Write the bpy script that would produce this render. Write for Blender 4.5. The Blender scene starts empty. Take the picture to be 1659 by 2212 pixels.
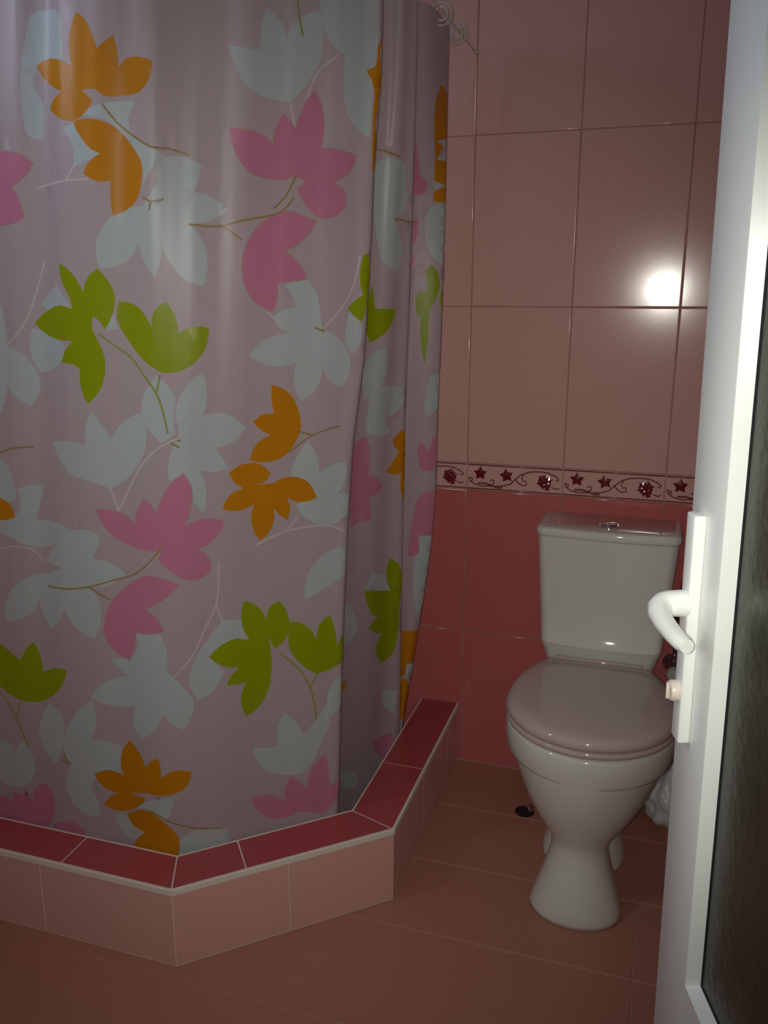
import bpy, bmesh, math, random
import numpy as np
from mathutils import Vector, Matrix
from mathutils.geometry import delaunay_2d_cdt

random.seed(7)
SC = bpy.context.scene
COL = SC.collection
R = math.radians

# ------------------------------------------------------------------ camera, light, exposure
EYE = 1.315                      # the phone is held 1.3 m above the tiles
PITCH, YAW, ROLL = R(14.358), R(17.880), R(0.042)
cam_d = bpy.data.cameras.new('camera')
cam_d.sensor_fit = 'VERTICAL'
cam_d.sensor_height = 36.0
cam_d.lens = 36.0 * 1836.4 / 2212.0
cam_d.clip_start = 0.02
cam = bpy.data.objects.new('camera', cam_d)
COL.objects.link(cam)
fwd = Vector((-math.sin(YAW) * math.cos(PITCH), math.cos(YAW) * math.cos(PITCH), -math.sin(PITCH)))
rgt = Vector((math.cos(YAW), math.sin(YAW), 0))
upv = rgt.cross(fwd)
r2 = rgt * math.cos(ROLL) + upv * math.sin(ROLL)
u2 = -rgt * math.sin(ROLL) + upv * math.cos(ROLL)
cam.matrix_world = Matrix(((r2.x, u2.x, -fwd.x, 0), (r2.y, u2.y, -fwd.y, 0), (r2.z, u2.z, -fwd.z, EYE), (0, 0, 0, 1)))
SC.camera = cam

world = bpy.data.worlds.new('world')
SC.world = world
world.use_nodes = True
world.node_tree.nodes['Background'].inputs[0].default_value = (0.62, 0.72, 0.85, 1)
world.node_tree.nodes['Background'].inputs[1].default_value = 0.025

# the phone's flash beside the lens
fl = bpy.data.lights.new('phone_flash', 'SPOT')
fl.energy = 42.0
fl.color = (1.0, 0.985, 0.895)
fl.shadow_soft_size = 0.008
fl.spot_size = R(89)
fl.spot_blend = 1.0
flo = bpy.data.objects.new('phone_flash', fl)
COL.objects.link(flo)
fpos = Vector((0, 0, EYE)) - r2 * 0.012 + u2 * 0.003
flo.location = fpos
flo.rotation_euler = (fwd + r2 * -0.08).to_track_quat('-Z', 'Y').to_euler()

# daylight from the small high window in the left wall (outside the pane)
wl = bpy.data.lights.new('window_daylight', 'AREA')
wl.shape = 'RECTANGLE'
wl.size = 0.12
wl.size_y = 0.40
wl.energy = 6.5
wl.color = (0.66, 0.80, 1.0)
wlo = bpy.data.objects.new('window_daylight', wl)
COL.objects.link(wlo)
wlo.location = (-1.548, 0.625, 1.90)
wlo.rotation_euler = Vector((1, 0.0, 0.0)).to_track_quat('-Z', 'Y').to_euler()

SC.view_settings.view_transform = 'Standard'
SC.view_settings.look = 'None'
SC.view_settings.exposure = 0.0
SC.view_settings.gamma = 1.0
SC.view_settings.use_curve_mapping = False

# ------------------------------------------------------------------ helpers
def new_mat(name, col, rough=0.5, spec=0.5, metal=0.0, noise=0.0, nscale=30.0, bump=0.0, bscale=60.0, coat=0.0):
    m = bpy.data.materials.new(name)
    m.use_nodes = True
    nt = m.node_tree
    b = nt.nodes['Principled BSDF']
    b.inputs['Base Color'].default_value = (*col, 1)
    b.inputs['Roughness'].default_value = rough
    b.inputs['Metallic'].default_value = metal
    b.inputs['Specular IOR Level'].default_value = spec
    b.inputs['Coat Weight'].default_value = coat
    tc = nt.nodes.new('ShaderNodeTexCoord')
    if noise > 0:
        n = nt.nodes.new('ShaderNodeTexNoise')
        n.inputs['Scale'].default_value = nscale
        n.inputs['Detail'].default_value = 6
        nt.links.new(tc.outputs['Object'], n.inputs['Vector'])
        r = nt.nodes.new('ShaderNodeMapRange')
        r.inputs['From Min'].default_value = 0.25
        r.inputs['From Max'].default_value = 0.75
        r.inputs['To Min'].default_value = 1 - noise
        r.inputs['To Max'].default_value = 1 + noise
        nt.links.new(n.outputs['Fac'], r.inputs['Value'])
        mx = nt.nodes.new('ShaderNodeMix')
        mx.data_type = 'RGBA'
        mx.blend_type = 'MULTIPLY'
        mx.inputs['Factor'].default_value = 1.0
        mx.inputs['A'].default_value = (*col, 1)
        nt.links.new(r.outputs['Result'], mx.inputs['B'])
        nt.links.new(mx.outputs['Result'], b.inputs['Base Color'])
    if bump > 0:
        n2 = nt.nodes.new('ShaderNodeTexNoise')
        n2.inputs['Scale'].default_value = bscale
        n2.inputs['Detail'].default_value = 3
        nt.links.new(tc.outputs['Object'], n2.inputs['Vector'])
        bp = nt.nodes.new('ShaderNodeBump')
        bp.inputs['Strength'].default_value = bump
        bp.inputs['Distance'].default_value = 0.002
        nt.links.new(n2.outputs['Fac'], bp.inputs['Height'])
        nt.links.new(bp.outputs['Normal'], b.inputs['Normal'])
    return m

M = {}
M['tile_pink'] = new_mat('glazed_pink_tile', (0.66, 0.37, 0.325), 0.15, 0.5, noise=0.07, nscale=260, bump=0.03, bscale=14)
M['tile_red'] = new_mat('glazed_rose_red_tile', (0.50, 0.127, 0.124), 0.15, 0.5, noise=0.07, nscale=260, bump=0.03, bscale=14)
M['tile_curb'] = new_mat('glazed_dark_red_tile', (0.40, 0.068, 0.072), 0.22, 0.4, noise=0.07, nscale=260, bump=0.03, bscale=14)
M['floor_tile'] = new_mat('matt_terracotta_floor_tile', (0.44, 0.195, 0.135), 0.42, 0.35, noise=0.10, nscale=240, bump=0.03, bscale=160)
M['grout'] = new_mat('pink_grout', (0.42, 0.22, 0.19), 0.85, 0.2, noise=0.15, nscale=90)
M['grout_floor'] = new_mat('brown_pink_grout', (0.50, 0.27, 0.20), 0.9, 0.2, noise=0.2, nscale=90)
M['relief_red'] = new_mat('dark_red_glaze', (0.16, 0.012, 0.018), 0.16, 0.5)
M['relief_brown'] = new_mat('brown_red_glaze', (0.22, 0.065, 0.06), 0.18, 0.5)
M['ceramic'] = new_mat('white_sanitary_ceramic', (0.665, 0.65, 0.585), 0.06, 0.5)
M['seat_plastic'] = new_mat('cream_seat_plastic', (0.52, 0.42, 0.37), 0.07, 0.5)
M['chrome'] = new_mat('chrome', (0.78, 0.78, 0.78), 0.12, 0.5, metal=1.0)
M['wire'] = new_mat('bright_wire', (0.80, 0.76, 0.72), 0.32, 0.6, metal=0.4)
M['steel'] = new_mat('dull_steel', (0.55, 0.54, 0.52), 0.3, 0.5, metal=1.0)
M['pvc'] = new_mat('white_pvc_profile', (0.91, 0.93, 0.88), 0.30, 0.5)
M['gasket'] = new_mat('black_rubber_gasket', (0.012, 0.013, 0.015), 0.5, 0.3)
M['trim'] = new_mat('cream_plastic_edge_trim', (0.74, 0.66, 0.57), 0.30, 0.4)
M['dark'] = new_mat('dark_rubber', (0.02, 0.02, 0.02), 0.6, 0.3)
M['bag'] = new_mat('thin_white_plastic_bag', (0.70, 0.73, 0.70), 0.35, 0.5, bump=0.5, bscale=70)
M['plaster'] = new_mat('white_ceiling_plaster', (0.72, 0.70, 0.67), 0.9, 0.2, noise=0.05)
M['ring'] = new_mat('clear_grey_plastic', (0.52, 0.50, 0.47), 0.15, 0.6)
M['door_glass'] = new_mat('dark_obscured_door_glass', (0.030, 0.030, 0.014), 0.34, 0.5, noise=0.35, nscale=7, bump=0.35, bscale=90)

def glass_mat():
    m = bpy.data.materials.new('window_glass')
    m.use_nodes = True
    nt = m.node_tree
    nt.nodes.clear()
    o = nt.nodes.new('ShaderNodeOutputMaterial')
    a = nt.nodes.new('ShaderNodeBsdfTransparent')
    g = nt.nodes.new('ShaderNodeBsdfGlossy')
    g.inputs['Roughness'].default_value = 0.02
    x = nt.nodes.new('ShaderNodeMixShader')
    x.inputs[0].default_value = 0.08
    nt.links.new(a.outputs[0], x.inputs[1])
    nt.links.new(g.outputs[0], x.inputs[2])
    nt.links.new(x.outputs[0], o.inputs[0])
    return m
M['glass'] = glass_mat()

def film_mat(name, col, trans, clear, rough=0.2):
    """printed vinyl film: diffuse print, some light through it, a little see-through, glossy skin"""
    m = bpy.data.materials.new(name)
    m.use_nodes = True
    nt = m.node_tree
    nt.nodes.clear()
    o = nt.nodes.new('ShaderNodeOutputMaterial')
    p = nt.nodes.new('ShaderNodeBsdfPrincipled')
    p.inputs['Base Color'].default_value = (*col, 1)
    p.inputs['Roughness'].default_value = rough
    p.inputs['Specular IOR Level'].default_value = 0.25
    tc = nt.nodes.new('ShaderNodeTexCoord')
    n = nt.nodes.new('ShaderNodeTexNoise')
    n.inputs['Scale'].default_value = 9.0
    mp = nt.nodes.new('ShaderNodeMapping')
    mp.inputs['Scale'].default_value = (1.0, 1.0, 0.12)
    nt.links.new(tc.outputs['Object'], mp.inputs['Vector'])
    nt.links.new(mp.outputs['Vector'], n.inputs['Vector'])
    bp = nt.nodes.new('ShaderNodeBump')
    bp.inputs['Strength'].default_value = 0.35
    bp.inputs['Distance'].default_value = 0.01
    nt.links.new(n.outputs['Fac'], bp.inputs['Height'])
    nt.links.new(bp.outputs['Normal'], p.inputs['Normal'])
    t = nt.nodes.new('ShaderNodeBsdfTranslucent')
    t.inputs[0].default_value = (*col, 1)
    x = nt.nodes.new('ShaderNodeMixShader')
    x.inputs[0].default_value = trans
    nt.links.new(p.outputs[0], x.inputs[1])
    nt.links.new(t.outputs[0], x.inputs[2])
    c = nt.nodes.new('ShaderNodeBsdfTransparent')
    x2 = nt.nodes.new('ShaderNodeMixShader')
    x2.inputs[0].default_value = clear
    nt.links.new(x.outputs[0], x2.inputs[1])
    nt.links.new(c.outputs[0], x2.inputs[2])
    nt.links.new(x2.outputs[0], o.inputs[0])
    return m

def tag(o, label=None, cat=None, group=None, kind=None):
    if label: o['label'] = label
    if cat: o['category'] = cat
    if group: o['group'] = group
    if kind: o['kind'] = kind
    return o

def empty(name, loc=(0, 0, 0), rz=0.0, parent=None):
    o = bpy.data.objects.new(name, None)
    COL.objects.link(o)
    o.location = loc
    o.rotation_euler = (0, 0, rz)
    o.empty_display_size = 0.05
    if parent: o.parent = parent
    return o

def link_mesh(name, me, mat, parent=None, smooth=False, loc=None):
    o = bpy.data.objects.new(name, me)
    COL.objects.link(o)
    if mat is not None and not me.materials:
        me.materials.append(mat)
    if parent: o.parent = parent
    if loc is not None: o.location = loc
    if smooth:
        for p in me.polygons: p.use_smooth = True
    return o

def obj(name, bm, mat, parent=None, smooth=False, loc=None, autos=None):
    me = bpy.data.meshes.new(name)
    bmesh.ops.recalc_face_normals(bm, faces=bm.faces)
    bm.to_mesh(me)
    bm.free()
    o = link_mesh(name, me, mat, parent, smooth, loc)
    if autos is not None:
        for p in me.polygons: p.use_smooth = True
        me.set_sharp_from_angle(angle=R(autos))
    return o

def add_box(bm, lo, hi):
    vs = [bm.verts.new((x, y, z)) for z in (lo[2], hi[2]) for y in (lo[1], hi[1]) for x in (lo[0], hi[0])]
    for f in ((0, 2, 3, 1), (4, 5, 7, 6), (0, 1, 5, 4), (2, 6, 7, 3), (0, 4, 6, 2), (1, 3, 7, 5)):
        bm.faces.new([vs[i] for i in f])
    return vs

def bevel_all(bm, w, seg=2):
    bmesh.ops.bevel(bm, geom=bm.edges[:], offset=w, segments=seg, profile=0.5, affect='EDGES', clamp_overlap=True)

def box_bm(lo, hi, bev=0.0, seg=2):
    bm = bmesh.new()
    add_box(bm, lo, hi)
    if bev > 0: bevel_all(bm, bev, seg)
    return bm

def prism_bm(poly, z0, z1, bev=0.0, seg=1):
    bm = bmesh.new()
    a = [bm.verts.new((x, y, z0)) for x, y in poly]
    b = [bm.verts.new((x, y, z1)) for x, y in poly]
    n = len(poly)
    bm.faces.new(a[::-1])
    bm.faces.new(b)
    for i in range(n): bm.faces.new((a[i], a[(i + 1) % n], b[(i + 1) % n], b[i]))
    if bev > 0: bevel_all(bm, bev, seg)
    return bm

def loft_bm(rings, cap0=True, cap1=True):
    bm = bmesh.new()
    V = [[bm.verts.new(p) for p in r] for r in rings]
    n = len(V[0])
    for a, b in zip(V[:-1], V[1:]):
        for i in range(n): bm.faces.new((a[i], a[(i + 1) % n], b[(i + 1) % n], b[i]))
    if cap0: bm.faces.new(V[0][::-1])
    if cap1: bm.faces.new(V[-1])
    return bm

def tube_bm(path, rad, n=10, caps=True, bm=None, closed=False):
    if bm is None: bm = bmesh.new()
    P = [Vector(p) for p in path]
    m = len(P)
    rads = rad if isinstance(rad, (list, tuple)) else [rad] * m
    prev = None
    V = []
    for i in range(m):
        if closed: t = P[(i + 1) % m] - P[(i - 1) % m]
        else: t = P[min(i + 1, m - 1)] - P[max(i - 1, 0)]
        t.normalize()
        if prev is None:
            a = Vector((0, 0, 1)) if abs(t.z) < 0.9 else Vector((1, 0, 0))
            s = t.cross(a).normalized()
        else:
            s = (prev - t * prev.dot(t)).normalized()
        prev = s
        b = t.cross(s)
        V.append([bm.verts.new(P[i] + (s * math.cos(2 * math.pi * k / n) + b * math.sin(2 * math.pi * k / n)) * rads[i]) for k in range(n)])
    for i in range(m if closed else m - 1):
        a, b = V[i], V[(i + 1) % m]
        for k in range(n): bm.faces.new((a[k], a[(k + 1) % n], b[(k + 1) % n], b[k]))
    if caps and not closed:
        bm.faces.new(V[0][::-1])
        bm.faces.new(V[-1])
    return bm

def lathe_bm(prof, n=24, axis='Z'):
    """profile (r, h) revolved round an axis"""
    def pt(r, h, a):
        c, s = r * math.cos(a), r * math.sin(a)
        return {'Z': (c, s, h), 'Y': (c, h, s), 'X': (h, c, s)}[axis]
    return loft_bm([[pt(max(r, 1e-4), h, 2 * math.pi * k / n) for k in range(n)] for r, h in prof])

# ------------------------------------------------------------------ the room
WALL_Y = 2.1866                  # glazed face of the back wall
XL, XR = -1.467, 0.62            # left and right walls
YF0, YF1 = 0.06, 0.20            # front wall with the doorway the photo is taken from
CEIL = 2.50
G = 0.0012                       # half a grout joint

floor = obj('floor', box_bm((XL - 0.1, -0.6, -0.10), (XR + 0.1, WALL_Y + 0.1, -0.0018)), M['grout_floor'])
tag(floor, 'terracotta pink tiled bathroom floor', 'floor', kind='structure')
fx = [XL + 0.001, -1.25, -1.01, -0.745, -0.48, -0.212, 0.038, 0.29, XR - 0.001]
fy = [-0.58, -0.30, -0.045, 0.207, 0.459, 0.708, 0.958, 1.210, 1.484, 1.718, 1.956, WALL_Y - 0.002]
for i in range(len(fx) - 1):
    for j in range(len(fy) - 1):
        w, d = fx[i + 1] - fx[i], fy[j + 1] - fy[j]
        t = obj('floor_tile', box_bm((G, G, -0.009), (w - G, d - G, 0.0), 0.0009, 1), M['floor_tile'], floor, loc=(fx[i], fy[j], 0))
        t.rotation_euler = (R(random.uniform(-0.05, 0.05)), R(random.uniform(-0.05, 0.05)), 0)
        t.location.z = -0.0002

ceiling = obj('ceiling', box_bm((XL - 0.1, YF0, CEIL), (XR + 0.1, WALL_Y + 0.1, CEIL + 0.1)), M['plaster'])
tag(ceiling, 'plain white plastered bathroom ceiling', 'ceiling', kind='structure')

# tile rows above the floor: two red rows, a relief border, pink rows up to the ceiling
ROWS = [('wall_tile', 0.002, 0.404, 'tile_red'), ('wall_tile', 0.404, 0.8085, 'tile_red'),
        ('border_tile', 0.8085, 0.8810, 'tile_pink'), ('wall_tile', 0.8810, 1.2850, 'tile_pink'),
        ('wall_tile', 1.2850, 1.6890, 'tile_pink'), ('wall_tile', 1.6890, 2.0930, 'tile_pink'),
        ('wall_tile', 2.0930, CEIL - 0.001, 'tile_pink')]
TW = 0.252
tile_cache = {}
def tile_mesh(w, h, matname):
    k = (round(w, 4), round(h, 4), matname)
    if k not in tile_cache:
        bm = bmesh.new()
        add_box(bm, (G, 0.0, G), (w - G, 0.006, h - G))
        ed = [e for e in bm.edges if all(v.co.y < 0.001 for v in e.verts)]
        bmesh.ops.bevel(bm, geom=ed, offset=0.0022, segments=3, profile=0.6, affect='EDGES')
        me = bpy.data.meshes.new('wall_tile')
        bmesh.ops.recalc_face_normals(bm, faces=bm.faces)
        bm.to_mesh(me)
        bm.free()
        me.materials.append(M[matname])
        for p in me.polygons: p.use_smooth = p.area < 0.005
        tile_cache[k] = me
    return tile_cache[k]

def relief_meshes():
    """flowers, scrolling vine and edge bands of the relief border, local x 0..TW, z 0..0.0725, face at y=0"""
    H = 0.0725
    fb = bmesh.new()
    def star(cx, cz, r, n, rot, y=-0.0018):
        c = fb.verts.new((cx, y * 1.5, cz))
        ring = []
        for k in range(2 * n):
            a = rot + math.pi * k / n
            rr = r if k % 2 == 0 else r * 0.55
            ring.append(fb.verts.new((cx + rr * math.cos(a), 0.0 if k % 2 == 0 else y * 0.6, cz + rr * math.sin(a))))
        for k in range(2 * n): fb.faces.new((c, ring[k], ring[(k + 1) % (2 * n)]))
    star(0.036, 0.046, 0.0195, 5, 1.57)
    star(0.106, 0.044, 0.0195, 5, 1.75)
    for k in range(6):
        a = k * 1.05 + 0.3
        star(0.206 + 0.010 * math.cos(a), 0.034 + 0.010 * math.sin(a), 0.0125, 5, a)
    star(0.206, 0.034, 0.012, 6, 0.2, -0.003)
    star(0.213, 0.017, 0.009, 4, -0.6)
    flowers = bpy.data.meshes.new('flower_relief')
    fb.to_mesh(flowers)
    fb.free()
    flowers.materials.append(M['relief_red'])
    vb = bmesh.new()
    def vine(pts, r=0.0018):
        tube_bm([(x, -0.0004, z) for x, z in pts], r, 5, bm=vb)
    vine([(0.008, 0.036), (0.006, 0.030), (0.010, 0.024), (0.016, 0.027), (0.014, 0.033), (0.009, 0.031)])
    vine([(0.010, 0.024), (0.024, 0.015), (0.042, 0.012), (0.060, 0.014), (0.072, 0.020), (0.074, 0.029), (0.067, 0.031), (0.063, 0.026)])
    vine([(0.060, 0.013), (0.080, 0.014), (0.100, 0.016), (0.118, 0.023), (0.130, 0.036), (0.146, 0.050), (0.168, 0.058), (0.192, 0.060), (0.215, 0.058), (0.234, 0.050)])
    vine([(0.130, 0.036), (0.138, 0.026), (0.150, 0.020), (0.160, 0.024), (0.158, 0.032), (0.150, 0.032)])
    vine([(0.152, 0.050), (0.146, 0.040), (0.152, 0.030)])
    vine([(0.030, 0.019), (0.050, 0.020), (0.066, 0.016), (0.082, 0.010), (0.096, 0.011)], 0.0026)
    vine([(0.234, 0.050), (0.242, 0.044), (0.240, 0.038), (0.234, 0.040)])
    vine([(0.225, 0.020), (0.238, 0.016), (0.244, 0.020)])
    vines = bpy.data.meshes.new('vine_relief')
    bmesh.ops.recalc_face_normals(vb, faces=vb.faces)
    vb.to_mesh(vines)
    vb.free()
    vines.materials.append(M['relief_brown'])
    bands = []
    for z in (0.0045, H - 0.0040):
        bb = tube_bm([(0.002, 0.0004, z), (TW - 0.002, 0.0004, z)], 0.0019, 8)
        me = bpy.data.meshes.new('edge_band')
        bmesh.ops.recalc_face_normals(bb, faces=bb.faces)
        bb.to_mesh(me)
        bb.free()
        me.materials.append(M['relief_brown'])
        for p in me.polygons: p.use_smooth = True
        bands.append(me)
    return flowers, vines, bands
RELIEF = relief_meshes()

def tile_wall(parent, origin, rz, length, x_first, relief=True, skip=None, lean=0.0):
    """lay tiles over a wall: local x runs along the wall, the face looks to local -y"""
    T = Matrix.Translation(origin) @ Matrix.Rotation(rz, 4, 'Z')
    x = x_first
    cols = []
    if x_first > 0.02: cols.append((0.0, x_first))
    while x < length - 0.01:
        cols.append((x, min(x + TW, length)))
        x += TW
    for a, b in cols:
        for nm, z0, z1, mt in ROWS:
            if skip and skip(a, b, z0, z1): continue
            o = bpy.data.objects.new(nm, tile_mesh(b - a, z1 - z0, mt))
            COL.objects.link(o)
            o.parent = parent
            o.matrix_world = T @ Matrix.Translation((a, 0, z0)) @ Matrix.Rotation(R(random.uniform(-0.05, 0.05) + lean), 4, 'X') @ Matrix.Rotation(R(random.uniform(-0.05, 0.05)), 4, 'Z')
            if nm == 'border_tile' and relief and b - a > TW - 0.001:
                for me, cn in ((RELIEF[0], 'flower_relief'), (RELIEF[1], 'vine_relief'), (RELIEF[2][0], 'edge_band'), (RELIEF[2][1], 'edge_band')):
                    c = bpy.data.objects.new(cn, me)
                    COL.objects.link(c)
                    c.parent = o

wall_back = obj('wall_back', box_bm((XL - 0.1, WALL_Y + 0.0016, -0.05), (XR + 0.1, WALL_Y + 0.12, CEIL)), M['grout'])
tag(wall_back, 'back wall in pink tiles over red ones with a flowered border', 'wall', kind='structure')
x0 = -0.4723
while x0 - TW > XL: x0 -= TW
tile_wall(wall_back, (XL, WALL_Y, 0), 0.0, XR - XL, x0 - XL, lean=0.25)

# left wall with a small high window
WY0, WY1, WZ0, WZ1 = 0.49, 0.76, 1.67, 2.13
bm = bmesh.new()
xa, xb = XL - 0.14, XL - 0.0016
add_box(bm, (xa, YF0, -0.05), (xb, WY0, CEIL))
add_box(bm, (xa, WY1, -0.05), (xb, WALL_Y + 0.1, CEIL))
add_box(bm, (xa, WY0, -0.05), (xb, WY1, WZ0))
add_box(bm, (xa, WY0, WZ1), (xb, WY1, CEIL))
wall_left = obj('wall_left', bm, M['grout'])
tag(wall_left, 'left wall in pink and red tiles behind the shower curtain', 'wall', kind='structure')
LY = WALL_Y - 0.001
tile_wall(wall_left, (XL, YF1, 0), R(90), LY - YF1, (LY - YF1) % TW,
          skip=lambda a, b, z0, z1: (YF1 + b > WY0 and YF1 + a < WY1 and z1 > WZ0 and z0 < WZ1))
win = empty('window_1', (XL - 0.06, WY0, WZ0))
tag(win, 'small high window in the left wall letting in daylight', 'window', kind='structure')
for lo, hi in (((-0.02, 0, 0), (0.03, 0.27, 0.035)), ((-0.02, 0, 0.425), (0.03, 0.27, 0.46)), ((-0.02, 0, 0.035), (0.03, 0.035, 0.425)), ((-0.02, 0.235, 0.035), (0.03, 0.27, 0.425))):
    obj('window_frame', box_bm(lo, hi, 0.004, 2), M['pvc'], win)
obj('window_pane', box_bm((0.003, 0.034, 0.034), (0.007, 0.236, 0.426)), M['glass'], win)

wall_right = obj('wall_right', box_bm((XR + 0.0016, YF0, -0.05), (XR + 0.12, WALL_Y + 0.1, CEIL)), M['grout'])
tag(wall_right, 'right wall in pink and red tiles beyond the open door', 'wall', kind='structure')
tile_wall(wall_right, (XR, LY, 0), R(-90), LY - YF1, 0.0)

DX0, DX1, DH = -0.52, 0.33, 2.06
bm = bmesh.new()
add_box(bm, (XL - 0.1, YF0, -0.05), (DX0, YF1, CEIL))
add_box(bm, (DX1, YF0, -0.05), (XR + 0.1, YF1, CEIL))
add_box(bm, (DX0, YF0, DH), (DX1, YF1, CEIL))
wall_front = obj('wall_front', bm, M['plaster'])
tag(wall_front, 'front wall with the doorway the room is seen from', 'wall', kind='structure')
tr = empty('trim_1', (0, YF0, 0))
tag(tr, 'white plastic frame lining the doorway', 'door frame', kind='structure')
obj('jamb', box_bm((DX0, 0.02, 0.0), (DX0 + 0.045, 0.10, DH), 0.003), M['pvc'], tr)
obj('jamb', box_bm((DX1 - 0.045, 0.02, 0.0), (DX1, 0.10, DH), 0.003), M['pvc'], tr)
obj('head', box_bm((DX0 + 0.045, 0.02, DH - 0.045), (DX1 - 0.045, 0.10, DH), 0.003), M['pvc'], tr)

# ------------------------------------------------------------------ shower curb
CH = 0.180
OUT = [(XL + 0.002, 1.237), (-0.838, 1.237), (-0.481, 1.560), (-0.481, WALL_Y - 0.002)]
INN = [(XL + 0.002, 1.328), (-0.882, 1.332), (-0.590, 1.598), (-0.588, WALL_Y - 0.002)]
curb = empty('shower_curb', (-0.70, 1.45, 0))
tag(curb, 'low tiled shower curb with dark red top and pink sides', 'shower curb')
def cobj(name, bm, mat, **k):
    for v in bm.verts: v.co -= Vector((-0.70, 1.45, 0))
    return obj(name, bm, mat, curb, **k)
def lerp2(a, b, t): return (a[0] + (b[0] - a[0]) * t, a[1] + (b[1] - a[1]) * t)
def inset(poly, d):
    c = []
    n = len(poly)
    area = sum(poly[i][0] * poly[(i + 1) % n][1] - poly[(i + 1) % n][0] * poly[i][1] for i in range(n))
    sg = 1 if area > 0 else -1
    for i in range(n):
        p0, p1, p2 = Vector(poly[i - 1]), Vector(poly[i]), Vector(poly[(i + 1) % n])
        e1, e2 = (p1 - p0).normalized(), (p2 - p1).normalized()
        n1, n2 = Vector((-e1.y, e1.x)) * sg, Vector((-e2.y, e2.x)) * sg
        b = (n1 + n2)
        b = b / max(0.2, b.dot(n1))
        q = p1 + b * d
        c.append((q.x, q.y))
    return c
S = 0.008
core_out = [(OUT[0][0], OUT[0][1] + 0.0005), (OUT[1][0] - 0.0002, OUT[1][1] + 0.0005), (OUT[2][0] - 0.0005, OUT[2][1] + 0.0005), (OUT[3][0] - 0.0012, OUT[3][1])]
cobj('core', prism_bm(core_out + INN[::-1], 0.0002, CH - 0.0015), M['trim'])
jd_o, jd_i = lerp2(OUT[1], OUT[2], 0.315), lerp2(INN[1], INN[2], 0.325)
tops = [
    [OUT[0], (-1.100, 1.237), (-1.102, 1.3305), INN[0]],
    [(-1.100, 1.237), OUT[1], INN[1], (-1.102, 1.3305)],
    [OUT[1], jd_o, jd_i, INN[1]],
    [jd_o, OUT[2], INN[2], jd_i],
    [OUT[2], (-0.481, 1.816), (-0.589, 1.816), INN[2]],
    [(-0.481, 1.816), OUT[3], INN[3], (-0.589, 1.816)]]
for t in tops:
    cobj('top_tile', prism_bm(inset(t, 0.0016), CH - 0.007, CH, 0.0008), M['tile_curb'])
def face_run(a, b, cuts):
    A, B = Vector(a), Vector(b)
    L = (B - A).length
    d = (B - A) / L
    nrm = Vector((-d.y, d.x))                     # into the curb
    ts = [0.0] + cuts + [L]
    for s0, s1 in zip(ts[:-1], ts[1:]):
        p0, p1 = A + d * (s0 + 0.0008), A + d * (s1 - 0.0008)
        poly = [tuple(p0), tuple(p1), tuple(p1 + nrm * S), tuple(p0 + nrm * S)]
        cobj('side_tile', prism_bm(poly, 0.002, CH - 0.014, 0.0006), M['tile_pink'])
Ld = (Vector(OUT[2]) - Vector(OUT[1])).length
face_run(OUT[0], OUT[1], [-1.406 - XL, -1.154 - XL])
face_run(OUT[1], OUT[2], [0.2405])
face_run(OUT[2], OUT[3], [0.252, 0.504])
for i in range(3):
    A, B = Vector(OUT[i]), Vector(OUT[i + 1])
    d = (B - A).normalized()
    nr = Vector((d.y, -d.x))
    w_in = 0.004
    poly = [tuple(A + nr * 0.003), tuple(B + nr * 0.003), tuple(B - nr * w_in), tuple(A - nr * w_in)]
    cobj('edge_trim', prism_bm(poly, CH - 0.0135, CH + 0.0012, 0.0016, 2), M['trim'])
    A, B = Vector(INN[i]), Vector(INN[i + 1])
    poly = [tuple(A + nr * 0.0025), tuple(B + nr * 0.0025), tuple(B - nr * 0.001), tuple(A - nr * 0.001)]
    cobj('inner_edge', prism_bm(poly, CH - 0.03, CH + 0.0008), M['trim'])

# ------------------------------------------------------------------ toilet
TX = -0.092
toilet = empty('toilet', (TX, 1.90, 0))
tag(toilet, 'white close-coupled toilet with its lid closed against the tiled wall', 'toilet')
def tobj(name, bm, mat, parent=None, **k):
    for v in bm.verts: v.co -= Vector((TX, 1.90, 0))
    return obj(name, bm, mat, parent or toilet, **k)
def oval(a, yf, yc, yb, z, n=56, ef=2.0, eb=2.6):
    pts = []
    for k in range(n):
        t = 2 * math.pi * k / n
        c, s = math.cos(t), math.sin(t)
        e = ef if s < 0 else eb
        x = a * math.copysign(abs(c) ** (2 / e), c)
        y = yc + ((yc - yf) if s < 0 else (yb - yc)) * math.copysign(abs(s) ** (2 / e), s)
        pts.append((TX + x, y, z))
    return pts
prof = [(0.000, 0.098, 1.586, 1.660, 1.80), (0.012, 0.098, 1.586, 1.660, 1.80), (0.030, 0.091, 1.594, 1.668, 1.80), (0.055, 0.082, 1.607, 1.68, 1.80),
        (0.085, 0.071, 1.626, 1.695, 1.80), (0.115, 0.0635, 1.641, 1.705, 1.81), (0.138, 0.0625, 1.648, 1.715, 1.83), (0.155, 0.070, 1.646, 1.725, 1.85),
        (0.175, 0.086, 1.640, 1.735, 1.87), (0.200, 0.106, 1.630, 1.745, 1.895), (0.230, 0.127, 1.619, 1.76, 1.925), (0.260, 0.1435, 1.610, 1.775, 1.955),
        (0.290, 0.156, 1.6035, 1.785, 1.98), (0.320, 0.165, 1.599, 1.79, 2.0), (0.350, 0.171, 1.596, 1.795, 2.0), (0.380, 0.174, 1.595, 1.795, 2.0)]
tobj('bowl', loft_bm([oval(a, yf, yc, yb, z) for z, a, yf, yc, yb in prof]), M['ceramic'], smooth=True)
rimp = [(0.328, 0.172, 1.601), (0.331, 0.180, 1.5985), (0.338, 0.1845, 1.5975), (0.360, 0.1855, 1.5955), (0.388, 0.1855, 1.5945), (0.396, 0.183, 1.597), (0.398, 0.178, 1.602)]
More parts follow.
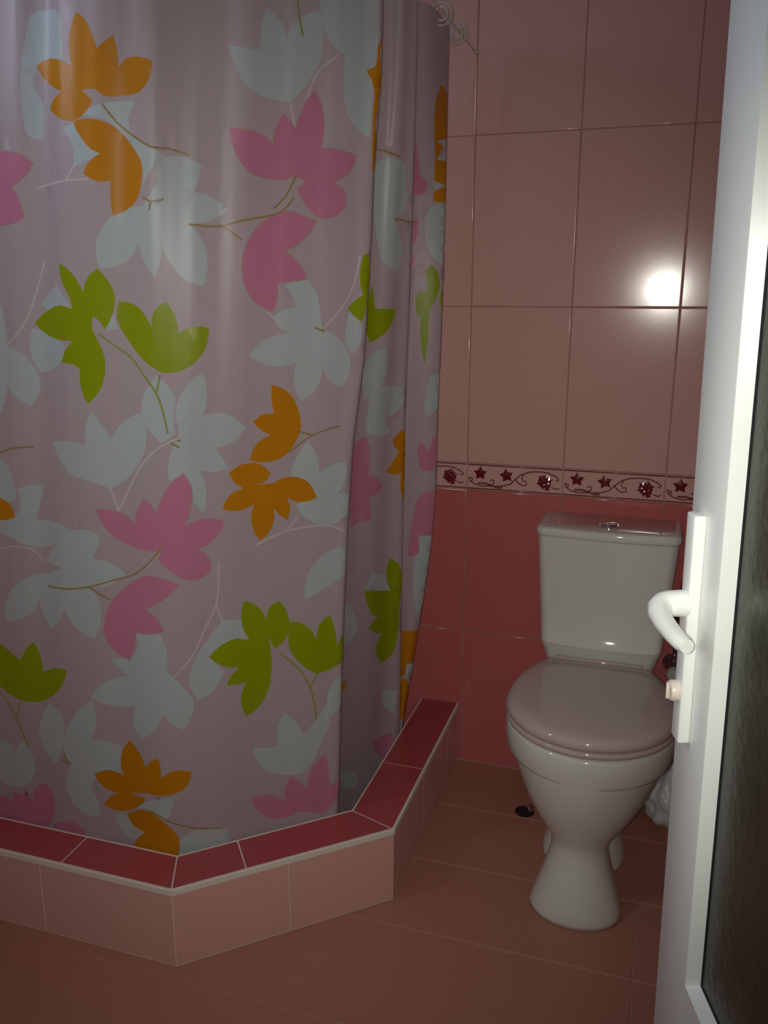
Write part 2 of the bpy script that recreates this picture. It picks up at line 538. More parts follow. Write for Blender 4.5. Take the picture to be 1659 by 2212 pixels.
tobj('rim', loft_bm([oval(a, yf, 1.795, 2.01, z) for z, a, yf in rimp]), M['ceramic'], smooth=True)
def lid_ring(grow, z):
    pts = []
    a, yf, yc, yb, hb = 0.1835 + grow, 1.593 - grow, 1.775, 1.990 + grow * 0.5, 0.128 + grow
    n = 40
    for k in range(n + 1):                        # front half
        t = math.pi + math.pi * k / n
        pts.append((TX + a * math.cos(t), yc + (yc - yf) * math.sin(t), z))
    m = 12
    for k in range(1, m):                         # right flank sweeping back in
        t = k / m
        pts.append((TX + a + (hb - a) * t ** 2.2, yc + (yb - yc) * t, z))
    for k in range(0, 7): pts.append((TX + hb - 2 * hb * k / 6, yb, z))
    for k in range(m - 1, 0, -1):
        t = k / m
        pts.append((TX - a - (hb - a) * t ** 2.2, yc + (yb - yc) * t, z))
    return pts
tobj('seat', loft_bm([lid_ring(-0.006, 0.4015), lid_ring(-0.001, 0.404), lid_ring(0.0005, 0.409), lid_ring(-0.001, 0.415), lid_ring(-0.004, 0.4165)]), M['seat_plastic'], smooth=True)
lid = [lid_ring(-0.004, 0.4185), lid_ring(0.000, 0.421), lid_ring(0.0015, 0.427), lid_ring(0.0005, 0.434), lid_ring(-0.004, 0.4405), lid_ring(-0.011, 0.4445), lid_ring(-0.024, 0.4475), lid_ring(-0.06, 0.450), lid_ring(-0.10, 0.4512)]
tobj('lid', loft_bm(lid), M['seat_plastic'], smooth=True)
tobj('highlight_bar', tube_bm([(TX - 0.105, 1.984, 0.4465), (TX - 0.10, 1.984, 0.447), (TX + 0.10, 1.984, 0.447), (TX + 0.105, 1.984, 0.4465)], [0.003, 0.006, 0.006, 0.003], 16), M['seat_plastic'], smooth=True)  # bar added along the lid's rear edge to catch a flash highlight
for s in (-1, 1):
    tobj('hinge', box_bm((TX + s * 0.075 - 0.016, 1.988, 0.40), (TX + s * 0.075 + 0.016, 2.006, 0.436), 0.004, 2), M['seat_plastic'], autos=40)
def tank_ring(hw, yf, yb, z, bow=0.014, r=0.022, n=10):
    pts = []
    def arc(cx, cy, a0, a1):
        for k in range(n + 1):
            a = a0 + (a1 - a0) * k / n
            pts.append((cx + r * math.cos(a), cy + r * math.sin(a)))
    arc(-hw + r, yf + r, math.pi, 1.5 * math.pi)
    for k in range(1, 12):
        pts.append((-hw + r + (2 * hw - 2 * r) * k / 12, yf))
    arc(hw - r, yf + r, -math.pi / 2, 0)
    rb = 0.012
    for k in range(5):
        a = math.pi / 2 * k / 4
        pts.append((hw - rb + rb * math.cos(a), yb - rb + rb * math.sin(a)))
    for k in range(5):
        a = math.pi / 2 + math.pi / 2 * k / 4
        pts.append((-hw + rb + rb * math.cos(a), yb - rb + rb * math.sin(a)))
    out = []
    for x, y in pts:
        f = max(0.0, 1 - (x / hw) ** 2)
        g = max(0.0, min(1.0, (yb - y) / (yb - yf)))
        out.append((TX + x, y - bow * f * g, z))
    return out
YB = WALL_Y - 0.004
low = [(0.340, 0.100, 2.020), (0.385, 0.116, 2.010), (0.405, 0.125, 2.016), (0.425, 0.131, 2.018), (0.464, 0.1425, 2.012), (0.4690, 0.1400, 2.018)]
tobj('cistern_base', loft_bm([tank_ring(h, y, YB, z) for z, h, y in low]), M['ceramic'], autos=35)
upp = [(0.4705, 0.1400, 2.014), (0.4725, 0.1445, 2.004), (0.477, 0.1455, 2.0025), (0.49, 0.147, 2.0092), (0.51, 0.149, 2.0168), (0.54, 0.1515, 2.0222), (0.60, 0.1565, 2.0255), (0.68, 0.1625, 2.0265), (0.738, 0.1665, 2.0265), (0.7455, 0.1665, 2.0265)]
tank = tobj('cistern', loft_bm([tank_ring(h, y, YB, z) for z, h, y in upp]), M['ceramic'], autos=35)
cl = [(0.7435, 0.166, 2.025), (0.7445, 0.1690, 2.0225), (0.750, 0.1710, 2.0205), (0.759, 0.1705, 2.021), (0.765, 0.1675, 2.0235), (0.7665, 0.160, 2.032)]
clid = tobj('cistern_lid', loft_bm([tank_ring(h, y, YB, z) for z, h, y in cl]), M['ceramic'], smooth=True)
bt = lathe_bm([(0.026, 0.0), (0.026, 0.003), (0.024, 0.005), (0.020, 0.005), (0.0195, 0.0085), (0.017, 0.010), (0.001, 0.0105)], 28)
for v in bt.verts: v.co += Vector((TX, 2.075, 0.7662))
tobj('flush_button', bt, M['chrome'], autos=40)
# rear foot and outlet behind the pedestal
trp = [(0.000, 0.098, 1.775, 1.99), (0.010, 0.098, 1.775, 1.99), (0.030, 0.093, 1.785, 1.985), (0.060, 0.084, 1.797, 1.975), (0.10, 0.072, 1.80, 1.97), (0.16, 0.064, 1.81, 1.98), (0.24, 0.07, 1.84, 2.01), (0.33, 0.09, 1.88, 2.05), (0.37, 0.10, 1.90, 2.06)]
tobj('trapway', loft_bm([oval(a, yf, (yf + yb) / 2, yb, z, 40, 2.4, 2.4) for z, a, yf, yb in trp]), M['ceramic'], smooth=True)
tobj('outlet_pipe', tube_bm([(TX, 1.97, 0.18), (TX, 2.08, 0.175), (TX, WALL_Y - 0.002, 0.17)], 0.052, 20), M['pvc'], autos=40)
# ------------------------------------------------------------------ small things by the toilet
valve = empty('angle_valve', (0.088, WALL_Y - 0.001, 0.385))
tag(valve, 'small angle valve with pale knob on the red tiles right of the cistern', 'valve')
obj('flange', lathe_bm([(0.026, 0), (0.026, -0.003), (0.020, -0.009), (0.011, -0.011)], 24, 'Y'), M['chrome'], valve, autos=40)
obj('body', tube_bm([(0, -0.010, 0), (0, -0.062, 0)], 0.0105, 16), M['steel'], valve, autos=40)
obj('outlet', tube_bm([(0, -0.045, 0.0), (0, -0.045, 0.03), (0, -0.045, 0.042)], 0.008, 14), M['chrome'], valve, autos=40)
obj('knob', lathe_bm([(0.008, -0.060), (0.016, -0.064), (0.0185, -0.070), (0.0185, -0.082), (0.015, -0.088), (0.002, -0.090)], 10, 'Y'), M['ring'], valve, autos=30)
obj('supply_hose', tube_bm([(0, -0.045, 0.040), (0.001, -0.046, 0.075), (0.003, -0.048, 0.12), (0.004, -0.050, 0.20), (0.006, -0.05, 0.24)], 0.0055, 10), M['steel'], valve, autos=60)

def bag_bm():
    bm = bmesh.new()
    bmesh.ops.create_icosphere(bm, subdivisions=5, radius=1.0)
    rs = random.Random(3)
    dirs = [(Vector((rs.gauss(0, 1), rs.gauss(0, 1), rs.gauss(0, 1))).normalized(), rs.uniform(3, 10), rs.uniform(0, 6)) for _ in range(26)]
    for v in bm.verts:
        p = v.co.copy()
        d = 0
        for q, fr, ph in dirs: d += abs(math.sin(p.dot(q) * fr + ph)) / fr
        rr = 1 + 0.20 * (d - 2.9)
        x, y, z = p.x * rr, p.y * rr, p.z * rr
        neck = max(0.0, z - 0.35)
        sq = 1 - 0.45 * min(1, neck / 0.65)
        v.co = Vector((x * 0.088 * sq, y * 0.080 * sq, max(0.0, 0.072 + z * 0.098 + 0.02 * neck * math.sin(x * 9))))
    return bm
bag = obj('plastic_bag', bag_bm(), M['bag'], smooth=True, loc=(0.128, 2.055, 0.0))
tag(bag, 'crumpled white plastic bag on the floor right of the toilet', 'bag')

drain = empty('floor_drain', (-0.252, 1.985, 0.0))
tag(drain, 'small dark round floor drain left of the toilet foot', 'drain')
obj('collar', lathe_bm([(0.025, 0.0), (0.025, 0.0015), (0.019, 0.003), (0.018, 0.0006), (0.001, 0.0005)], 26), M['dark'], drain, autos=40)
for k in range(3):
    obj('grate_bar', box_bm((-0.0165, -0.012 + 0.011 * k - 0.002, 0.001), (0.0165, -0.012 + 0.011 * k + 0.002, 0.003), 0.0006, 1), M['dark'], drain)
obj('plug', lathe_bm([(0.009, 0.001), (0.0105, 0.006), (0.009, 0.014), (0.004, 0.018), (0.001, 0.0185)], 16), M['steel'], drain, autos=40, loc=(0.012, 0.004, 0.001))

# ------------------------------------------------------------------ door leaf, swung open into the room
DL, DD = 0.320, 0.857               # the leading edge lies this far right of and ahead of the doorway's viewer
hd = R(17.3)
lead = Vector((rgt.x * DL + (-math.sin(YAW)) * DD, rgt.y * DL + math.cos(YAW) * DD, 0))
door = empty('door_1', (lead.x, lead.y, 0.0))
rotz = math.atan2(-math.cos(hd), math.sin(hd))
PIV = 1.09
door.matrix_world = Matrix.Translation(lead) @ Matrix.Rotation(rotz, 4, 'Z') @ Matrix.Translation((0, 0, PIV)) @ Matrix.Rotation(R(1.0), 4, 'X') @ Matrix.Translation((0, 0, -PIV))
tag(door, 'white plastic door standing open with dark glass and lever handle', 'door', kind='structure')
DWID, DTH, ST = 0.72, 0.058, 0.088
ZB, ZM0, ZM1, ZT0, ZT1 = 0.035, 0.45, 0.585, 1.90, 1.985
for nm, lo, hi in (('stile', (0, 0, ZB), (ST, DTH, ZT1)), ('stile', (DWID - ST, 0, ZB), (DWID, DTH, ZT1)),
                   ('rail', (ST, 0, ZT0), (DWID - ST, DTH, ZT1)), ('rail', (ST, 0, ZM0), (DWID - ST, DTH, ZM1)), ('rail', (ST, 0, ZB), (DWID - ST, DTH, ZB + 0.10))):
    bv = 0.0025 if nm == 'stile' else 0.0
    obj(nm, box_bm(lo, hi, bv, 2), M['pvc'], door, autos=40)
def bead(z0, z1, pane_mat, pane_name):
    X0, X1 = ST, DWID - ST
    e, dp = 0.0070, 0.0145
    outer = [(X0, z0), (X1, z0), (X1, z1), (X0, z1)]
    inner = [(X0 + e, z0 + e), (X1 - e, z0 + e), (X1 - e, z1 - e), (X0 + e, z1 - e)]
    for i in range(4):
        j = (i + 1) % 4
        bm = bmesh.new()
        ring = []
        for q in (i, j):
            o, n = outer[q], inner[q]
            ring.append([bm.verts.new((o[0], 0.0, o[1])), bm.verts.new((o[0] + (n[0] - o[0]) * 0.10, 0.0, o[1] + (n[1] - o[1]) * 0.10)),
                         bm.verts.new((n[0], dp, n[1])), bm.verts.new((n[0], 0.020, n[1])), bm.verts.new((o[0], 0.020, o[1]))])
        for k in range(5): bm.faces.new((ring[0][k], ring[0][(k + 1) % 5], ring[1][(k + 1) % 5], ring[1][k]))
        bm.faces.new(ring[0][::-1])
        bm.faces.new(ring[1])
        obj('glazing_bead', bm, M['pvc'], door)
    g = 0.0045
    bm = bmesh.new()
    a = inner
    b = [(X0 + e + g, z0 + e + g), (X1 - e - g, z0 + e + g), (X1 - e - g, z1 - e - g), (X0 + e + g, z1 - e - g)]
    va = [bm.verts.new((x, dp - 0.0005, z)) for x, z in a]
    vb = [bm.verts.new((x, dp + 0.0015, z)) for x, z in b]
    vc = [bm.verts.new((x, dp + 0.006, z)) for x, z in b]
    vd = [bm.verts.new((x, dp + 0.006, z)) for x, z in a]
    for r0, r1 in ((va, vb), (vb, vc), (vc, vd), (vd, va)):
        for i in range(4): bm.faces.new((r0[i], r0[(i + 1) % 4], r1[(i + 1) % 4], r1[i]))
    obj('gasket', bm, M['gasket'], door)
    obj(pane_name, box_bm((X0 + 0.004, 0.0155, z0 + 0.004), (X1 - 0.004, 0.034, z1 - 0.004)), pane_mat, door)
bead(ZM1, ZT0, M['door_glass'], 'pane')
bead(ZB + 0.10, ZM0, M['pvc'], 'panel')
# back-side glazing bead and hinges kept simple
for z in (0.25, 1.05, 1.78):
    obj('hinge', tube_bm([(DWID + 0.006, 0.004, z - 0.045), (DWID + 0.006, 0.004, z + 0.045)], 0.008, 14), M['pvc'], door, autos=40)
hnd = empty('handle', (0, 0, 0), parent=door)
tag(hnd, 'white lever handle on a long plate')
bm = prism_bm([(0.0225, -0.0125), (0.0455, -0.0125), (0.0455, 0.0), (0.0225, 0.0)], 0.854, 1.103, 0.0022, 3)
obj('plate', bm, M['pvc'], hnd, autos=40)
HX, HZ = 0.034, 1.008
path = [(HX, -0.010, HZ), (HX, -0.020, HZ), (HX, -0.029, HZ), (HX + 0.002, -0.0355, HZ - 0.0005), (HX + 0.009, -0.041, HZ - 0.002), (HX + 0.020, -0.0435, HZ - 0.004), (HX + 0.040, -0.0435, HZ - 0.007), (HX + 0.062, -0.042, HZ - 0.009), (HX + 0.080, -0.0395, HZ - 0.010), (HX + 0.088, -0.038, HZ - 0.010)]
obj('lever', tube_bm(path, [0.0142, 0.0140, 0.0135, 0.0130, 0.0122, 0.0112, 0.0100, 0.0092, 0.0088, 0.0070], 18), M['pvc'], hnd, autos=50)
k = lathe_bm([(0.0115, -0.012), (0.0115, -0.019), (0.0100, -0.0215), (0.001, -0.022)], 20, 'Y')
for v in k.verts: v.co += Vector((0.033, 0, 0.910))
obj('lock_cylinder', k, M['trim'], hnd, autos=40)
obj('thumb_turn', box_bm((0.0315, -0.0245, 0.901), (0.0345, -0.0215, 0.919), 0.0008, 2), M['trim'], hnd, autos=40)

# ------------------------------------------------------------------ shower curtain, wire and rings
CUR_U=[0.0, 0.2502, 0.351, 0.4473, 0.5426, 0.6265, 0.6979, 0.7823, 0.8703, 0.9415, 0.9795, 1.0081, 1.127, 1.1677, 1.2207, 1.2804, 1.3114, 1.3346, 1.3985, 1.4333, 1.4654, 1.4854, 1.5198, 1.5735]
CUR_X=[[-1.452, -1.452, -1.452, -1.452, -1.452, -1.452, -1.452, -1.452, -1.452, -1.452, -1.452, -1.452], [-1.0315, -1.0626, -1.0937, -1.1248, -1.1559, -1.187, -1.2181, -1.2492, -1.2803, -1.3114, -1.3425, -1.3655], [-0.9437, -0.9712, -1.0005, -1.0289, -1.058, -1.0887, -1.1176, -1.1461, -1.1745, -1.2027, -1.231, -1.2517], [-0.8613, -0.885, -0.9123, -0.9379, -0.9648, -0.9949, -1.0215, -1.0472, -1.0727, -1.098, -1.1233, -1.1416], [-0.7966, -0.8141, -0.8369, -0.8571, -0.8794, -0.9065, -0.9282, -0.9485, -0.9685, -0.9883, -1.008, -1.0236], [-0.7434, -0.7554, -0.7741, -0.7893, -0.8072, -0.8314, -0.8486, -0.8639, -0.8788, -0.8934, -0.908, -0.9209], [-0.6942, -0.7038, -0.7216, -0.7352, -0.7518, -0.776, -0.7918, -0.8055, -0.8186, -0.8312, -0.8439, -0.8551], [-0.6365, -0.6442, -0.6617, -0.6739, -0.6898, -0.7147, -0.7298, -0.7423, -0.754, -0.7652, -0.7764, -0.786], [-0.5761, -0.582, -0.5992, -0.61, -0.6251, -0.6503, -0.6649, -0.6764, -0.6867, -0.6964, -0.7061, -0.7144], [-0.5272, -0.5316, -0.5487, -0.5584, -0.5728, -0.5982, -0.6124, -0.6231, -0.6323, -0.6408, -0.6493, -0.6568], [-0.5041, -0.5076, -0.5245, -0.5334, -0.5472, -0.5724, -0.5864, -0.5965, -0.6048, -0.6126, -0.6202, -0.627], [-0.5165, -0.5202, -0.5375, -0.5466, -0.5606, -0.5857, -0.6003, -0.6107, -0.6192, -0.6271, -0.6349, -0.6418], [-0.5463, -0.5544, -0.5756, -0.5873, -0.6036, -0.6297, -0.6474, -0.6596, -0.6682, -0.6761, -0.6829, -0.6899], [-0.5339, -0.5434, -0.5641, -0.5768, -0.5935, -0.6185, -0.6364, -0.6493, -0.6587, -0.6674, -0.6752, -0.6815], [-0.5101, -0.5209, -0.5393, -0.5531, -0.5696, -0.5912, -0.6077, -0.6211, -0.632, -0.6426, -0.6529, -0.6579], [-0.495, -0.5065, -0.5215, -0.5354, -0.5507, -0.5679, -0.5814, -0.5936, -0.6044, -0.6151, -0.6257, -0.6295], [-0.4861, -0.4968, -0.5086, -0.5215, -0.5349, -0.5481, -0.5583, -0.5685, -0.5782, -0.5878, -0.5974, -0.6004], [-0.4964, -0.5074, -0.5194, -0.5325, -0.5461, -0.5596, -0.57, -0.5804, -0.5902, -0.6, -0.6099, -0.6129], [-0.507, -0.5339, -0.5576, -0.5689, -0.5778, -0.5869, -0.5926, -0.5984, -0.6035, -0.6087, -0.6138, -0.6168], [-0.4855, -0.5067, -0.5257, -0.5337, -0.5405, -0.5474, -0.5515, -0.5595, -0.5713, -0.5837, -0.5966, -0.6029], [-0.4848, -0.493, -0.5008, -0.5056, -0.5117, -0.5178, -0.5216, -0.5332, -0.5528, -0.5737, -0.596, -0.6056], [-0.4845, -0.4868, -0.4899, -0.4933, -0.499, -0.5048, -0.5084, -0.5216, -0.545, -0.5701, -0.5974, -0.6087], [-0.5002, -0.5028, -0.5061, -0.5098, -0.5157, -0.5217, -0.5255, -0.5382, -0.5615, -0.5868, -0.6141, -0.6272], [-0.5192, -0.522, -0.5255, -0.5293, -0.5355, -0.5417, -0.5457, -0.5572, -0.5801, -0.6056, -0.6327, -0.6486]]
CUR_Y=[[1.25, 1.2591, 1.2682, 1.2773, 1.2864, 1.2955, 1.3046, 1.3137, 1.3228, 1.3319, 1.341, 1.341], [1.25, 1.2592, 1.2684, 1.2775, 1.2867, 1.2959, 1.3051, 1.3142, 1.3234, 1.3326, 1.3418, 1.3418], [1.25, 1.2593, 1.2685, 1.2778, 1.287, 1.2963, 1.3055, 1.3148, 1.324, 1.3333, 1.3426, 1.3426], [1.2526, 1.2617, 1.2708, 1.2798, 1.2889, 1.298, 1.307, 1.3161, 1.3252, 1.3342, 1.3433, 1.3434], [1.2919, 1.2971, 1.3023, 1.3075, 1.3128, 1.318, 1.3232, 1.3285, 1.3337, 1.3389, 1.3441, 1.3442], [1.3394, 1.3399, 1.3405, 1.341, 1.3416, 1.3421, 1.3427, 1.3432, 1.3438, 1.3443, 1.3449, 1.3449], [1.3833, 1.3836, 1.3839, 1.3841, 1.3844, 1.3846, 1.3849, 1.3852, 1.3854, 1.3857, 1.3859, 1.3859], [1.4349, 1.436, 1.4371, 1.4383, 1.4394, 1.4405, 1.4416, 1.4427, 1.4438, 1.4449, 1.446, 1.446], [1.4889, 1.4909, 1.4928, 1.4948, 1.4968, 1.4987, 1.5007, 1.5026, 1.5046, 1.5066, 1.5085, 1.5085], [1.5326, 1.5353, 1.5379, 1.5406, 1.5432, 1.5458, 1.5485, 1.5511, 1.5537, 1.5564, 1.559, 1.559], [1.5613, 1.5637, 1.566, 1.5684, 1.5707, 1.5731, 1.5755, 1.5778, 1.5802, 1.5825, 1.5849, 1.5849], [1.5863, 1.5887, 1.591, 1.5934, 1.5957, 1.5981, 1.6005, 1.6028, 1.6052, 1.6075, 1.6099, 1.6099], [1.6659, 1.6788, 1.6902, 1.7001, 1.7086, 1.7155, 1.721, 1.725, 1.7275, 1.7285, 1.728, 1.728], [1.678, 1.6958, 1.7122, 1.727, 1.7404, 1.7522, 1.7626, 1.7715, 1.7789, 1.7849, 1.7893, 1.7893], [1.6749, 1.6989, 1.7221, 1.7445, 1.7661, 1.7869, 1.807, 1.8262, 1.8447, 1.8623, 1.8792, 1.8793], [1.7002, 1.7282, 1.7559, 1.7833, 1.8103, 1.8369, 1.8632, 1.8892, 1.9148, 1.9401, 1.965, 1.9651], [1.7222, 1.7493, 1.7765, 1.8036, 1.8308, 1.8579, 1.8851, 1.9122, 1.9393, 1.9665, 1.9936, 1.9937], [1.7422, 1.7693, 1.7965, 1.8236, 1.8508, 1.8779, 1.9051, 1.9322, 1.9593, 1.9865, 2.0136, 2.0137], [1.7722, 1.8533, 1.9199, 1.9403, 1.9514, 1.9625, 1.9736, 1.9847, 1.9957, 2.0068, 2.0179, 2.0179], [1.8081, 1.878, 1.9365, 1.9525, 1.9596, 1.9666, 1.9737, 1.9808, 1.9878, 1.9949, 2.002, 2.002], [1.9025, 1.9296, 1.9527, 1.9625, 1.9696, 1.9766, 1.9837, 1.9908, 1.9978, 2.0049, 2.012, 2.012], [1.9533, 1.9604, 1.9674, 1.9745, 1.9816, 1.9886, 1.9957, 2.0028, 2.0098, 2.0169, 2.024, 2.024], [1.9833, 1.9904, 1.9974, 2.0045, 2.0116, 2.0186, 2.0257, 2.0328, 2.0398, 2.0469, 2.054, 2.054], [2.0333, 2.0404, 2.0474, 2.0545, 2.0616, 2.0686, 2.0757, 2.0828, 2.0898, 2.0969, 2.104, 2.104]]
CUR_Z=[0.553, 0.3843, 0.2155, 0.0468, -0.1219, -0.2906, -0.4594, -0.6281, -0.7968, -0.9655, -1.1343, -1.303]
